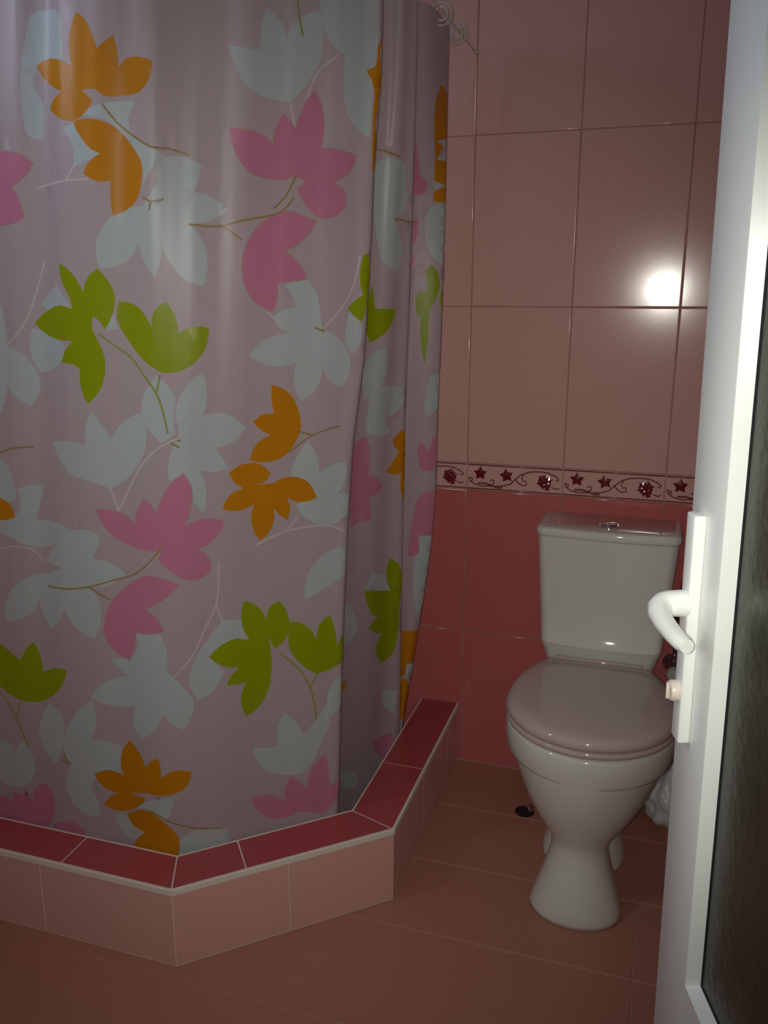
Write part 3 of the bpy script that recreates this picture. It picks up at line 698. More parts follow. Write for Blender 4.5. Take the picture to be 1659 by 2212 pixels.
PRINT = '''
w:619,860 650,871 681,874 709,872 742,860 758,845 763,826 765,804 766,784 768,763 770,742 762,726 734,718 690,718 648,719 637,700 631,681 631,662 641,641 660,621 674,600 678,575 678,549 675,522 668,495 638,501 617,510 605,529 601,553 598,578 594,600 592,622 591,644 591,666 591,688 592,708 593,727 595,746 598,765 601,784 605,803 609,822 614,841
w:850,560 875,575 905,585 937,593 972,597 997,600 1023,602 1055,602 1038,578 1028,556 1027,535 1034,516 1047,501 1066,488 1089,476 1119,466 1144,453 1169,441 1151,428 1135,413 1120,398 1106,380 1095,361 1088,340 1091,361 1092,382 1089,402 1083,420 1071,440 1055,459 1035,477 1018,493 1002,507 985,521 967,532 946,542 919,550 886,556
w:773,524 799,531 826,538 837,514 852,493 872,474 900,457 929,444 908,433 884,425 852,414 821,403 826,429 824,454 814,478 797,502
w:1133,410 1150,426 1169,438 1195,443 1221,443 1247,439 1273,431 1296,420 1291,394 1284,369 1273,333 1299,330 1325,323 1349,313 1372,300 1396,283 1367,263 1340,248 1313,238 1285,232 1254,230 1278,214 1295,195 1309,170 1318,143 1324,115 1325,93 1324,71 1320,49 1313,27 1284,33 1256,43 1231,58 1209,81 1190,107 1175,128 1162,150 1159,125 1154,101 1147,79 1139,57 1117,81 1098,107 1088,126 1081,146 1076,167 1066,144 1050,125 1029,109 1007,97 985,89 960,85 933,85 924,106 919,128 917,149 920,169 926,190 935,209 951,231 972,251 991,263 1010,272 1034,279 1062,283 1088,284 1114,316 1131,340 1140,364 1140,386
w:640,-117 670,-125 702,-136 739,-146 770,-158 789,-174 791,-200 781,-227 760,-249 725,-266 680,-278 661,-256 647,-234 638,-210 633,-188 631,-165 634,-141
w:675,-31 697,-10 724,11 751,33 773,7 796,-18 822,-50 782,-65 746,-70 711,-64
w:985,-62 993,-91 1002,-120 962,-120 973,-91
w:545,-185 578,-196 603,-211 628,-230 649,-253 665,-278 673,-302 677,-326 672,-351 661,-376 641,-400 605,-387 578,-370 555,-350 541,-323 536,-291 535,-260 536,-235 539,-210
w:483,14 496,-12 507,-38 514,-61 518,-84 522,-108 526,-131 533,-165 540,-198 543,-222 546,-246 546,-270 545,-294 541,-320 534,-346 526,-372 515,-405 502,-437 475,-411 453,-382 442,-356 436,-327 434,-298 432,-270 431,-242 432,-214 434,-187 438,-159 442,-132 446,-107 452,-83 458,-58 465,-34 474,-10
w:1368,789 1397,785 1424,783 1460,780 1491,781 1490,802 1491,824 1493,845 1497,867 1503,888 1511,909 1539,896 1560,877 1571,861 1579,842 1582,820 1593,850 1612,875 1637,895 1667,910 1705,923 1713,900 1718,877 1720,854 1720,832 1718,810 1714,788 1707,766 1699,745 1687,724 1673,705 1659,686 1643,669 1627,651 1608,635 1577,635 1550,636 1524,640 1502,645 1482,651 1463,660 1445,672 1429,688 1417,707 1406,726 1392,746 1379,768
w:1705,987 1704,964 1706,942 1709,920 1714,895 1723,871 1737,849 1755,827 1779,807 1805,792 1803,770 1804,748 1805,726 1807,704 1810,678 1813,652 1821,628 1837,601 1858,577 1876,563 1898,552 1923,541 1921,565 1919,589 1918,613 1917,637 1916,661 1916,685 1916,715 1917,745 1919,770 1923,796 1926,821 1929,846 1931,872 1931,897 1932,923 1932,946 1932,969 1931,992 1930,1015 1903,1014 1878,1011 1853,1006 1829,1002 1805,998 1782,994 1757,992 1729,990
w:1616,35 1644,43 1673,51 1702,58 1724,31 1743,2 1753,-22 1759,-47 1764,-72 1771,-106 1776,-141 1798,-134 1822,-142 1843,-162 1862,-185 1879,-209 1892,-235 1898,-263 1898,-291 1891,-320 1876,-350 1842,-333 1814,-311 1787,-274 1786,-300 1782,-324 1773,-345 1758,-364 1739,-380 1715,-393 1698,-369 1685,-344 1677,-320 1673,-295 1674,-269 1679,-243 1653,-253 1626,-259 1588,-258 1552,-249 1522,-236 1495,-217 1510,-196 1527,-179 1547,-164 1573,-151 1604,-142 1632,-138 1662,-139 1626,-132 1598,-115 1578,-84 1592,-67 1618,-54 1664,-45 1647,-5 1633,16
w:1882,-53 1905,-72 1921,-95 1934,-129 1934,-165 1923,-194 1902,-221 1882,-193 1869,-164 1866,-129 1870,-94
w:738,-532 778,-525 816,-523 854,-527 894,-537 890,-501 892,-467 898,-437 909,-407 933,-432 955,-459 975,-483 992,-508 1007,-481 1025,-459 1046,-441 1071,-425 1098,-413 1118,-445 1129,-478 1132,-508 1130,-540 1123,-569 1110,-598 1092,-625 1071,-649 1048,-669 1023,-687 998,-701 972,-691 944,-682 916,-673 886,-666 853,-660 826,-649 807,-631 789,-609 772,-587 754,-560
w:1156,-281 1179,-296 1199,-315 1217,-338 1230,-363 1232,-387 1229,-412 1228,-438 1232,-465 1239,-493 1215,-510 1192,-527 1168,-507 1147,-485 1124,-459 1107,-430 1103,-399 1107,-368 1115,-345 1125,-322 1139,-301
w:1323,-271 1338,-305 1345,-339 1347,-368 1343,-398 1335,-428 1365,-421 1395,-420 1426,-425 1454,-437 1482,-456 1507,-482 1489,-511 1465,-533 1443,-542 1419,-548 1390,-550 1424,-587 1448,-632 1419,-641 1388,-643 1363,-640 1338,-632 1351,-659 1360,-687 1365,-714 1366,-742 1364,-770 1357,-798 1334,-773 1313,-746 1300,-723 1288,-700 1277,-675 1269,-649 1247,-656 1226,-670 1220,-633 1220,-598 1225,-566 1234,-535 1247,-511 1253,-487 1244,-456 1234,-424 1235,-396 1241,-370 1249,-348 1261,-328 1276,-309 1297,-288
w:583,-725 634,-707 666,-703 702,-704 694,-739 685,-773 676,-808 666,-843 705,-842 747,-844 778,-849 808,-859 833,-873 795,-915 766,-934 734,-949 701,-958 667,-960 636,-955 596,-944 557,-929 526,-920 499,-909 473,-896 444,-884 418,-870 450,-852 484,-841 531,-844 575,-841 594,-813 600,-778 596,-751
w:424,-592 456,-600 488,-608 518,-617 541,-644 559,-672 570,-703 580,-741 575,-771 540,-781 501,-778 476,-762 455,-738 439,-712 428,-685 422,-656 421,-625
w:716,-1012 730,-985 747,-959 767,-935 797,-902 829,-878 861,-867 896,-865 928,-872 958,-888 953,-920 943,-950 928,-982 964,-985 995,-995 1018,-1008 1041,-1024 1063,-1043 1041,-1062 1019,-1078 996,-1089 961,-1100 921,-1105 946,-1136 961,-1171 965,-1198 965,-1227 962,-1259 954,-1292 943,-1324 907,-1312 874,-1294 847,-1272 824,-1244 806,-1211 788,-1263 746,-1304 723,-1275 704,-1243 690,-1208 681,-1171 680,-1203 669,-1230 648,-1251 621,-1268 581,-1288 534,-1302 526,-1271 524,-1242 528,-1213 547,-1169 576,-1131 604,-1107 636,-1088 674,-1073 721,-1064 758,-1049 796,-1033 756,-1023
w:1444,-1250 1482,-1252 1519,-1255 1532,-1285 1545,-1315 1558,-1345 1529,-1343 1504,-1346 1481,-1354 1461,-1367 1436,-1389 1424,-1418 1433,-1444 1455,-1473 1444,-1507 1426,-1535 1405,-1555 1381,-1571 1353,-1581 1330,-1540 1319,-1500 1319,-1470 1326,-1440 1335,-1412 1345,-1388 1357,-1365 1370,-1344 1384,-1323 1402,-1298 1423,-1273
w:1105,-1287 1139,-1284 1171,-1283 1203,-1282 1215,-1308 1224,-1335 1230,-1362 1233,-1402 1231,-1443 1252,-1464 1272,-1485 1295,-1514 1317,-1545 1338,-1578 1338,-1613 1332,-1644 1318,-1677 1297,-1706 1252,-1677 1219,-1635 1209,-1668 1194,-1697 1176,-1721 1155,-1742 1130,-1760 1112,-1730 1101,-1696 1099,-1654 1108,-1608 1077,-1617 1046,-1622 1015,-1622 986,-1617 956,-1608 925,-1597 946,-1560 971,-1529 999,-1506 1030,-1490 1056,-1483 1083,-1480 1045,-1454 1022,-1433 1003,-1408 1052,-1403 1079,-1392 1106,-1373 1117,-1330
w:1763,-552 1791,-586 1809,-622 1815,-651 1817,-682 1858,-656 1891,-649 1925,-649 1931,-690 1925,-726 1914,-753 1896,-776 1922,-777 1959,-781 1959,-816 1959,-846 1955,-870 1907,-896 1874,-904 1838,-900 1800,-884 1765,-858 1743,-836 1726,-811 1748,-785 1759,-760 1758,-737 1737,-708 1697,-681 1702,-652 1711,-625 1723,-600 1741,-575
w:1959,-1002 1959,-1030 1959,-1059 1959,-1087 1959,-1116 1939,-1131 1917,-1146 1894,-1163 1867,-1177 1840,-1190 1812,-1202 1783,-1213 1779,-1175 1781,-1141 1788,-1109 1802,-1081 1821,-1056 1844,-1035 1867,-1021 1893,-1011 1919,-1003
w:1706,-1715 1739,-1747 1766,-1783 1791,-1839 1811,-1819 1831,-1797 1853,-1770 1873,-1742 1892,-1711 1903,-1749 1906,-1785 1902,-1818 1891,-1851 1878,-1881 1866,-1917 1853,-1952 1835,-1983 1810,-2010 1781,-2032 1739,-2026 1699,-2012 1670,-1998 1642,-1981 1618,-1960 1598,-1929 1585,-1891 1577,-1848 1606,-1861 1634,-1867 1687,-1866 1678,-1817 1681,-1774 1690,-1743
w:1952,-1584 1959,-1628 1959,-1668 1959,-1704 1959,-1736 1933,-1756 1910,-1775 1894,-1726 1892,-1681 1899,-1652 1911,-1624 1926,-1601
w:739,-1650 777,-1672 801,-1703 809,-1732 810,-1766 808,-1801 805,-1836 798,-1872 788,-1909 774,-1947 741,-1920 715,-1887 695,-1849 684,-1807 688,-1766 701,-1724 717,-1686
w:932,-1605 946,-1644 951,-1685 950,-1721 943,-1760 931,-1800 958,-1793 984,-1791 1019,-1796 1053,-1809 1052,-1840 1051,-1872 1050,-1904 1048,-1936 1008,-1944 974,-1963 948,-1992 926,-2032 949,-2062 963,-2097 969,-2132 969,-2171 941,-2178 914,-2177 890,-2166 868,-2146 850,-2123 834,-2094 824,-2061 819,-2025 829,-1978 836,-1933 823,-1906 809,-1880 805,-1847 809,-1811 819,-1774 831,-1740 850,-1700 873,-1662 901,-1632
w:388,-1946 449,-1896 501,-1876 547,-1883 568,-1905 576,-1944 597,-1880 624,-1860 640,-1885 652,-1914 663,-1947 670,-1982 668,-2016 654,-2058 631,-2091 599,-2105 563,-2107 522,-2102 483,-2083 445,-2059 416,-2028 395,-1991
w:1027,-2144 1074,-2140 1105,-2182 1128,-2195 1154,-2202 1112,-2253 1081,-2249 1051,-2212 1036,-2180
w:1152,-2052 1184,-2036 1216,-2024 1241,-2018 1267,-2015 1259,-2060 1251,-2106 1228,-2128 1204,-2113 1176,-2088 1148,-2086 1117,-2094
w:1292,-2228 1314,-2208 1337,-2195 1361,-2188 1386,-2187 1414,-2190 1445,-2200 1477,-2217 1489,-2264 1474,-2282 1440,-2286 1406,-2291 1380,-2301 1354,-2308 1327,-2310 1290,-2303 1292,-2265
t:885,364 855,364 809,363 766,360 714,356 676,349 657,344 655,350 674,356 713,364 766,367 808,370 855,371 885,371
t:789,373 810,395 829,417 834,412 815,390 794,368
t:692,114 689,106 683,85 674,57 665,26 657,0 649,-23 641,-47 631,-70 620,-92 600,-119 575,-148 549,-171 537,-181 533,-175 544,-166 570,-143 595,-115 614,-89 625,-67 634,-44 642,-21 650,2 658,28 668,59 676,87 682,108 685,116
t:1612,636 1616,624 1624,596 1632,568 1635,555 1628,553 1625,566 1617,594 1609,621 1605,634
t:1667,653 1670,663 1678,686 1690,715 1703,739 1723,759 1750,777 1773,792 1782,798 1787,792 1777,786 1754,771 1727,753 1709,735 1696,712 1685,684 1677,661 1674,651
t:1910,137 1909,127 1905,101 1900,70 1894,42 1885,16 1874,-9 1862,-34 1842,-62 1816,-91 1794,-114 1785,-123 1780,-118 1789,-109 1811,-86 1836,-57 1855,-30 1868,-6 1878,19 1887,44 1893,71 1898,102 1902,128 1903,138
t:1558,-61 1584,-81 1611,-102 1607,-107 1579,-87 1554,-67
t:1024,-784 1029,-774 1041,-749 1055,-718 1068,-691 1080,-667 1092,-642 1105,-618 1121,-596 1142,-571 1165,-550 1190,-531 1229,-513 1253,-504 1255,-511 1231,-520 1194,-537 1169,-555 1148,-576 1127,-600 1111,-622 1098,-645 1086,-670 1075,-694 1061,-722 1047,-752 1036,-777 1031,-787
t:1024,-787 1017,-769 1005,-739 994,-707 987,-688 994,-685 1000,-705 1012,-737 1024,-767 1031,-785
t:1427,-1003 1427,-1012 1428,-1034 1429,-1066 1429,-1102 1427,-1137 1422,-1168 1415,-1194 1405,-1218 1394,-1242 1383,-1266 1372,-1290 1363,-1315 1353,-1340 1343,-1365 1331,-1388 1312,-1414 1289,-1440 1268,-1462 1260,-1471 1254,-1466 1263,-1457 1283,-1435 1306,-1409 1325,-1385 1337,-1362 1347,-1337 1356,-1312 1366,-1287 1376,-1263 1387,-1239 1398,-1216 1408,-1191 1415,-1166 1420,-1137 1422,-1102 1422,-1066 1421,-1035 1420,-1012 1419,-1004
t:1419,-1173 1433,-1211 1447,-1249 1440,-1251 1426,-1213 1412,-1176
t:482,-981 508,-974 557,-962 591,-959 624,-959 653,-967 682,-988 710,-1013 723,-1025 718,-1030 705,-1018 677,-993 650,-973 623,-966 591,-966 558,-969 510,-981 484,-988
t:1568,-949 1580,-944 1612,-931 1650,-917 1687,-907 1714,-903 1743,-899 1773,-897 1803,-897 1833,-898 1863,-901 1893,-909 1928,-928 1956,-943 1953,-950 1924,-934 1891,-916 1862,-908 1832,-905 1802,-905 1773,-905 1744,-907 1715,-910 1688,-914 1653,-924 1614,-938 1583,-951 1571,-956
t:1685,-908 1709,-881 1734,-853 1740,-858 1715,-886 1690,-913
k:407,425 433,445 458,458 488,463 517,465 553,461 583,455 605,447 636,424 622,402 605,383 583,365 548,351 583,323 593,293 606,257 584,242 553,234 516,230 485,232 457,238 433,248 409,262 431,283 443,305 450,328 450,347 446,366 438,385 426,405
k:1394,538 1427,538 1460,535 1490,531 1517,523 1536,511 1553,496 1554,524 1559,550 1569,574 1584,596 1613,577 1633,549 1638,569 1644,590 1652,609 1664,633 1680,656 1697,678 1712,656 1725,634 1735,610 1742,580 1744,550 1741,522 1733,495 1761,497 1786,497 1815,495 1845,489 1873,479 1866,447 1850,421 1825,402 1793,389 1830,369 1843,345 1844,312 1827,289 1805,272 1762,261 1727,273 1699,294 1680,313 1665,336 1653,361 1682,387 1657,394 1634,400 1610,387 1580,385 1552,387 1523,390 1496,396 1473,406 1449,427 1428,452 1416,472 1406,493 1399,515
k:1730,257 1686,268 1661,276 1637,283 1614,285 1587,280 1563,270 1543,257 1523,242 1505,225 1491,205 1477,181 1466,156 1458,129 1455,107 1456,85 1460,62 1467,40 1477,17 1490,-5 1506,-24 1525,-39 1548,-51 1573,-61 1583,-36 1589,-11 1591,15 1589,41 1618,42 1644,45 1673,49 1702,55 1685,87 1662,114 1638,134 1611,152 1637,160 1660,172 1683,190 1702,212 1717,233
k:941,-783 975,-781 1006,-786 1037,-796 1066,-811 1098,-839 1098,-809 1104,-780 1127,-735 1160,-763 1179,-796 1187,-763 1198,-733 1213,-705 1230,-682 1251,-661 1276,-642 1294,-666 1306,-691 1312,-717 1312,-746 1307,-775 1303,-799 1297,-823 1289,-847 1311,-835 1334,-827 1358,-824 1384,-825 1412,-829 1441,-838 1430,-870 1412,-896 1392,-916 1368,-931 1340,-942 1367,-961 1384,-985 1391,-1010 1389,-1039 1362,-1057 1335,-1065 1308,-1064 1279,-1051 1250,-1033 1228,-1015 1208,-995 1191,-972 1206,-934 1175,-942 1143,-941 1109,-934 1076,-923 1049,-912 1023,-898 1001,-880 983,-860 967,-837 952,-811
k:1273,-1080 1243,-1065 1214,-1055 1187,-1048 1159,-1044 1133,-1046 1108,-1058 1085,-1075 1063,-1094 1035,-1122 1011,-1153 994,-1188 983,-1226 978,-1264 980,-1300 993,-1335 1014,-1365 1033,-1382 1056,-1395 1082,-1405 1094,-1373 1101,-1340 1104,-1312 1104,-1283 1136,-1286 1166,-1285 1192,-1279 1218,-1270 1201,-1239 1180,-1212 1142,-1183 1172,-1167 1201,-1148 1227,-1128 1251,-1105
k:1578,-2102 1612,-2096 1648,-2101 1684,-2120 1720,-2153 1715,-2113 1718,-2079 1744,-2034 1792,-2082 1812,-2114 1816,-2071 1827,-2033 1843,-2005 1863,-1981 1890,-1962 1898,-1997 1904,-2031 1908,-2066 1910,-2130 1956,-2111 1957,-2150 1946,-2182 1933,-2211 1913,-2245 1888,-2266 1847,-2247 1804,-2224 1773,-2225 1743,-2234 1713,-2236 1670,-2225 1632,-2201 1609,-2176 1591,-2142
k:344,-2260 405,-2204 464,-2173 532,-2177 570,-2191 570,-2136 618,-2141 656,-2156 669,-2100 716,-2059 739,-2082 756,-2110 766,-2144 767,-2183 761,-2225 745,-2268 710,-2314 676,-2314 644,-2313 612,-2314 576,-2320 536,-2332 495,-2337 452,-2332 413,-2316 374,-2294
k:760,-2271 817,-2231 848,-2230 877,-2240 898,-2258 915,-2284 876,-2302 838,-2310 783,-2301
o:644,716 672,731 704,736 774,719 810,702 800,726 795,750 794,770 797,789 802,807 813,830 828,851 847,839 863,825 878,807 889,788 900,768 912,747 931,763 967,786 979,752 983,734 986,716 987,697 1009,722 1033,728 1063,728 1090,725 1117,717 1116,693 1108,671 1092,647 1070,628 1036,620 1003,616 980,612 956,611 934,615 907,633 877,633 849,631 871,617 896,601 883,581 864,565 841,551 814,543 783,546 750,559 703,585 712,603 732,617 767,632 728,647 692,666 673,681 657,698
o:818,544 845,547 873,548 906,545 933,541 957,534 980,523 1000,510 1017,495 1034,478 1052,460 1070,441 1083,420 1087,392 1084,363 1080,340 1074,318 1063,299 1046,284 1025,272 1003,262 979,254 972,282 968,309 968,336 970,362 936,358 913,362 887,371 861,385 884,419 906,433 929,444 892,458 869,475 852,493 833,517
o:1948,872 1945,850 1943,828 1942,806 1944,782 1948,759 1954,736 1954,715 1951,693 1948,672 1946,650 1945,626 1944,601 1946,576 1953,552 1959,528 1959,506 1959,484 1959,462 1959,440 1945,419 1943,443 1940,466 1937,489 1935,511 1933,534 1931,557 1929,579 1927,602 1926,624 1926,651 1927,678 1922,703 1908,732 1887,758 1919,772 1928,798 1929,829 1937,850
o:400,-785 434,-770 466,-764 503,-769 537,-783 562,-806 575,-841 527,-858 496,-861 465,-858 436,-845 416,-820
o:1589,-327 1618,-334 1642,-346 1663,-361 1686,-388 1703,-419 1718,-456 1724,-493 1720,-522 1710,-549 1696,-574 1678,-595 1655,-611 1624,-620 1588,-622 1560,-618 1531,-609 1539,-574 1555,-546 1576,-529 1605,-518 1570,-499 1549,-482 1531,-461 1564,-435 1609,-434 1596,-390 1591,-358
o:1452,-650 1476,-633 1500,-622 1548,-619 1571,-627 1594,-643 1616,-666 1603,-691 1584,-704 1551,-705 1588,-707 1627,-708 1655,-694 1685,-688 1720,-691 1756,-703 1780,-722 1799,-749 1814,-784 1779,-795 1743,-795 1716,-788 1689,-773 1704,-817 1694,-864 1658,-838 1636,-810 1640,-846 1635,-878 1624,-901 1608,-921 1586,-937 1563,-903 1550,-868 1546,-841 1548,-813 1555,-785 1527,-798 1499,-803 1467,-801 1433,-792 1441,-762 1456,-740 1480,-724 1512,-717 1479,-693
o:944,-1962 970,-1941 996,-1931 1031,-1932 1063,-1948 1048,-1894 1053,-1837 1065,-1804 1083,-1773 1107,-1796 1126,-1821 1141,-1851 1151,-1885 1174,-1853 1203,-1834 1214,-1880 1215,-1928 1236,-1905 1260,-1892 1295,-1889 1333,-1906 1322,-1961 1303,-1982 1278,-1995 1248,-2005 1216,-2010 1187,-2012 1158,-2008 1125,-2017 1091,-2027 1125,-2031 1158,-2036 1139,-2066 1117,-2091 1086,-2114 1056,-2126 1031,-2127 1007,-2120 983,-2105 1009,-2059 1038,-2039 1009,-2033 985,-2020 962,-1995
o:1077,-2132 1123,-2100 1150,-2093 1176,-2095 1207,-2113 1234,-2142 1264,-2170 1287,-2206 1293,-2249 1288,-2310 1250,-2308 1213,-2305 1186,-2302 1159,-2298 1133,-2291 1106,-2281 1130,-2231 1154,-2202 1127,-2195 1105,-2182 1088,-2161
g:763,104 794,88 820,70 838,51 853,30 866,7 874,38 894,64 923,85 948,63 969,38 982,17 990,-5 990,-34 985,-62 973,-92 955,-120 941,-97 923,-81 908,-75 905,-98 909,-120 927,-152 949,-191 958,-221 961,-251 960,-278 954,-306 943,-331 924,-358 897,-383 878,-355 866,-326 859,-293 859,-259 832,-242 776,-237 794,-193 827,-160 790,-160 753,-155 721,-147 692,-135 670,-119 651,-100 672,-76 701,-57 736,-44 769,-37 826,-50 813,-12 795,13 777,39 769,60 764,82
g:998,-81 997,-53 1004,-24 1038,-27 1069,-37 1094,-56 1115,-81 1134,-113 1133,-86 1139,-62 1155,-41 1180,-24 1201,-49 1216,-75 1225,-103 1228,-133 1259,-117 1285,-111 1311,-110 1340,-115 1339,-146 1334,-175 1323,-200 1308,-220 1291,-238 1272,-252 1250,-262 1227,-268 1203,-271 1175,-271 1151,-257 1127,-241 1104,-224 1084,-206 1067,-186 1050,-165 1029,-140 1012,-114
g:428,-1370 466,-1387 500,-1406 529,-1424 559,-1442 604,-1470 621,-1424 639,-1398 662,-1376 682,-1412 696,-1450 703,-1479 706,-1510 761,-1482 820,-1480 813,-1518 799,-1554 779,-1587 752,-1617 722,-1640 688,-1656 653,-1663 614,-1663 576,-1651 540,-1635 510,-1618 484,-1596 458,-1573 431,-1537 413,-1497 408,-1467 409,-1436 416,-1404
g:1530,-1179 1560,-1194 1585,-1215 1606,-1242 1621,-1275 1629,-1231 1645,-1213 1671,-1202 1693,-1231 1708,-1262 1718,-1301 1719,-1339 1709,-1368 1689,-1392 1659,-1412 1645,-1381 1630,-1350 1637,-1382 1643,-1413 1646,-1445 1648,-1476 1648,-1514 1645,-1552 1638,-1588 1624,-1626 1604,-1658 1579,-1682 1549,-1699 1530,-1653 1524,-1610 1530,-1574 1546,-1540 1513,-1541 1467,-1536 1477,-1510 1491,-1489 1516,-1467 1486,-1461 1457,-1450 1423,-1429 1392,-1399 1417,-1372 1446,-1352 1475,-1340 1505,-1336 1555,-1355 1538,-1325 1526,-1296 1520,-1266 1518,-1237 1521,-1207
g:1722,-1302 1754,-1310 1782,-1325 1805,-1345 1824,-1372 1839,-1405 1838,-1369 1846,-1340 1865,-1317 1894,-1302 1907,-1341 1916,-1381 1925,-1440 1959,-1402 1959,-1440 1959,-1473 1959,-1502 1959,-1526 1913,-1546 1881,-1558 1843,-1561 1816,-1542 1791,-1521 1769,-1498 1741,-1463 1721,-1424 1715,-1390 1715,-1357
g:1871,-53 1895,-25 1914,-10 1936,2 1945,-26 1946,-53 1938,-78 1926,-102 1899,-80
g:1920,144 1942,145 1948,120 1952,94 1956,69 1956,43 1954,-3 1943,-25 1926,2 1917,25 1912,48 1910,71 1910,95 1914,120
s:1254,234 1264,233 1286,231 1315,229 1347,229 1374,231 1402,236 1428,244 1455,251 1484,256 1511,262 1541,268 1569,275 1596,287 1623,313 1637,331 1642,327 1628,308 1600,281 1571,269 1542,262 1513,256 1486,250 1457,244 1430,237 1404,229 1375,224 1347,222 1315,222 1285,224 1263,226 1254,227
s:1376,230 1394,221 1423,206 1456,185 1452,179 1419,200 1391,215 1373,224
s:1075,489 1091,481 1119,470 1150,467 1181,468 1211,462 1241,454 1256,450 1254,444 1239,448 1210,455 1181,461 1149,461 1118,463 1089,475 1072,483
s:934,593 944,583 966,561 989,540 1010,524 1038,508 1065,494 1075,489 1072,483 1062,488 1035,502 1006,519 984,535 961,556 939,578 929,588
s:1560,292 1575,306 1602,330 1621,359 1635,391 1641,405 1648,403 1642,388 1627,356 1607,326 1580,301 1564,287
s:726,-1116 756,-1118 805,-1117 847,-1113 889,-1104 921,-1096 952,-1086 981,-1076 1009,-1066 1040,-1057 1071,-1048 1099,-1034 1121,-1017 1141,-998 1159,-978 1184,-947 1198,-928 1204,-932 1189,-951 1164,-982 1146,-1002 1126,-1022 1103,-1040 1073,-1054 1042,-1064 1011,-1073 983,-1082 954,-1093 923,-1103 890,-1111 848,-1120 806,-1124 756,-1125 726,-1123
s:915,-1099 933,-1110 962,-1128 1006,-1150 1002,-1156 959,-1133 929,-1116 912,-1105
s:492,-585 513,-576 555,-562 597,-556 638,-553 655,-553 655,-560 638,-560 598,-563 557,-569 516,-583 495,-591
s:1891,-502 1878,-505 1848,-511 1811,-520 1779,-532 1751,-547 1722,-568 1700,-584 1690,-592 1686,-586 1696,-579 1718,-562 1748,-542 1777,-525 1809,-514 1846,-504 1877,-498 1890,-496
s:1777,-532 1744,-522 1712,-512 1714,-505 1746,-515 1779,-525
s:1178,-2085 1202,-2100 1241,-2124 1266,-2136 1292,-2148 1317,-2160 1343,-2172 1376,-2183 1414,-2192 1446,-2198 1459,-2201 1458,-2207 1445,-2204 1413,-2198 1374,-2190 1341,-2178 1315,-2166 1289,-2154 1263,-2142 1238,-2130 1198,-2105 1174,-2091
s:1089,315 1122,302 1149,306 1164,312 1167,305 1150,300 1121,296 1087,309
s:1125,298 1120,272 1113,273 1118,300
s:1225,-521 1258,-540 1255,-546 1222,-527
s:1248,-511 1263,-515 1261,-522 1246,-518
s:1745,-117 1785,-131 1782,-137 1742,-123
s:812,-1879 832,-1933 826,-1936 806,-1881
s:800,-1915 843,-1928 841,-1935 798,-1922
e:933,-130 954,-144 989,-169 1012,-183 1037,-198 1061,-215 1078,-234 1093,-254 1109,-275 1129,-296 1147,-319 1163,-342 1176,-368 1188,-399 1198,-431 1207,-460 1212,-480 1214,-488 1207,-490 1205,-482 1200,-462 1191,-434 1180,-402 1169,-371 1156,-346 1141,-323 1123,-301 1103,-280 1087,-259 1072,-239 1056,-221 1032,-204 1008,-190 985,-175 950,-151 928,-136
e:1173,-278 1168,-311 1163,-345 1156,-344 1161,-310 1165,-277
e:1626,960 1627,947 1632,918 1636,890 1643,859 1648,841 1641,839 1636,857 1629,888 1624,917 1620,946 1618,959
e:503,-1629 512,-1641 534,-1669 561,-1704 582,-1737 598,-1771 615,-1810 630,-1847 640,-1876 643,-1887 636,-1890 632,-1878 622,-1850 608,-1813 591,-1774 575,-1741 554,-1708 528,-1674 506,-1646 497,-1634
e:604,-1671 597,-1713 591,-1757 583,-1756 590,-1712 596,-1669
e:1680,-1431 1696,-1446 1730,-1479 1763,-1514 1786,-1548 1805,-1585 1821,-1623 1834,-1669 1844,-1720 1850,-1763 1852,-1781 1845,-1782 1843,-1764 1836,-1722 1827,-1670 1814,-1626 1798,-1588 1779,-1552 1757,-1519 1725,-1484 1691,-1451 1675,-1437
e:1847,-1562 1834,-1594 1821,-1626 1814,-1623 1827,-1591 1840,-1559
w:2282,498 2340,513 2397,521 2455,521 2516,518 2552,498 2562,465 2565,431 2571,403 2575,374 2572,347 2552,324 2474,299 2511,268 2535,236 2546,209 2551,182 2548,153 2539,124 2522,94 2453,105 2406,123 2379,144 2364,170 2351,196 2337,224 2326,253 2318,282 2312,310 2306,339 2294,367 2276,397 2255,426 2254,455 2254,478
w:2343,-253 2406,-229 2454,-220 2469,-260 2474,-300 2468,-342 2448,-380 2408,-419 2365,-414 2327,-398 2302,-374 2296,-342 2310,-301
w:2380,-388 2429,-389 2486,-393 2542,-397 2584,-399 2599,-438 2601,-471 2589,-499 2542,-529 2482,-531 2507,-567 2542,-609 2491,-615 2438,-612 2387,-597 2366,-575 2362,-543 2367,-508 2370,-475 2371,-445 2374,-416
w:2289,-306 2342,-308 2380,-352 2396,-388 2393,-416 2370,-435 2328,-444 2319,-409 2309,-374 2299,-340
w:2442,-1287 2490,-1305 2537,-1324 2549,-1374 2560,-1424 2511,-1408 2457,-1388 2411,-1373 2426,-1330
w:2268,-1384 2310,-1400 2343,-1446 2362,-1490 2372,-1532 2371,-1570 2345,-1610 2289,-1609 2285,-1571 2282,-1533 2279,-1496 2275,-1458 2271,-1421
w:2530,-1994 2569,-2012 2598,-2020 2596,-2071 2594,-2122 2592,-2173 2546,-2108 2528,-2052
w:2295,-2307 2345,-2330 2379,-2366 2405,-2426 2395,-2455 2369,-2455 2318,-2395
s:2298,556 2353,551 2445,538 2506,534 2506,527 2444,531 2353,544 2297,549
s:2470,302 2551,298 2611,293 2610,286 2550,292 2470,295
k:2812,643 2819,618 2825,592 2829,565 2831,535 2837,507 2864,478 2857,440 2839,425 2811,432 2805,465 2801,497 2799,528 2800,557 2802,586 2807,615
k:2801,314 2831,330 2839,293 2837,258 2816,210 2811,245 2807,280
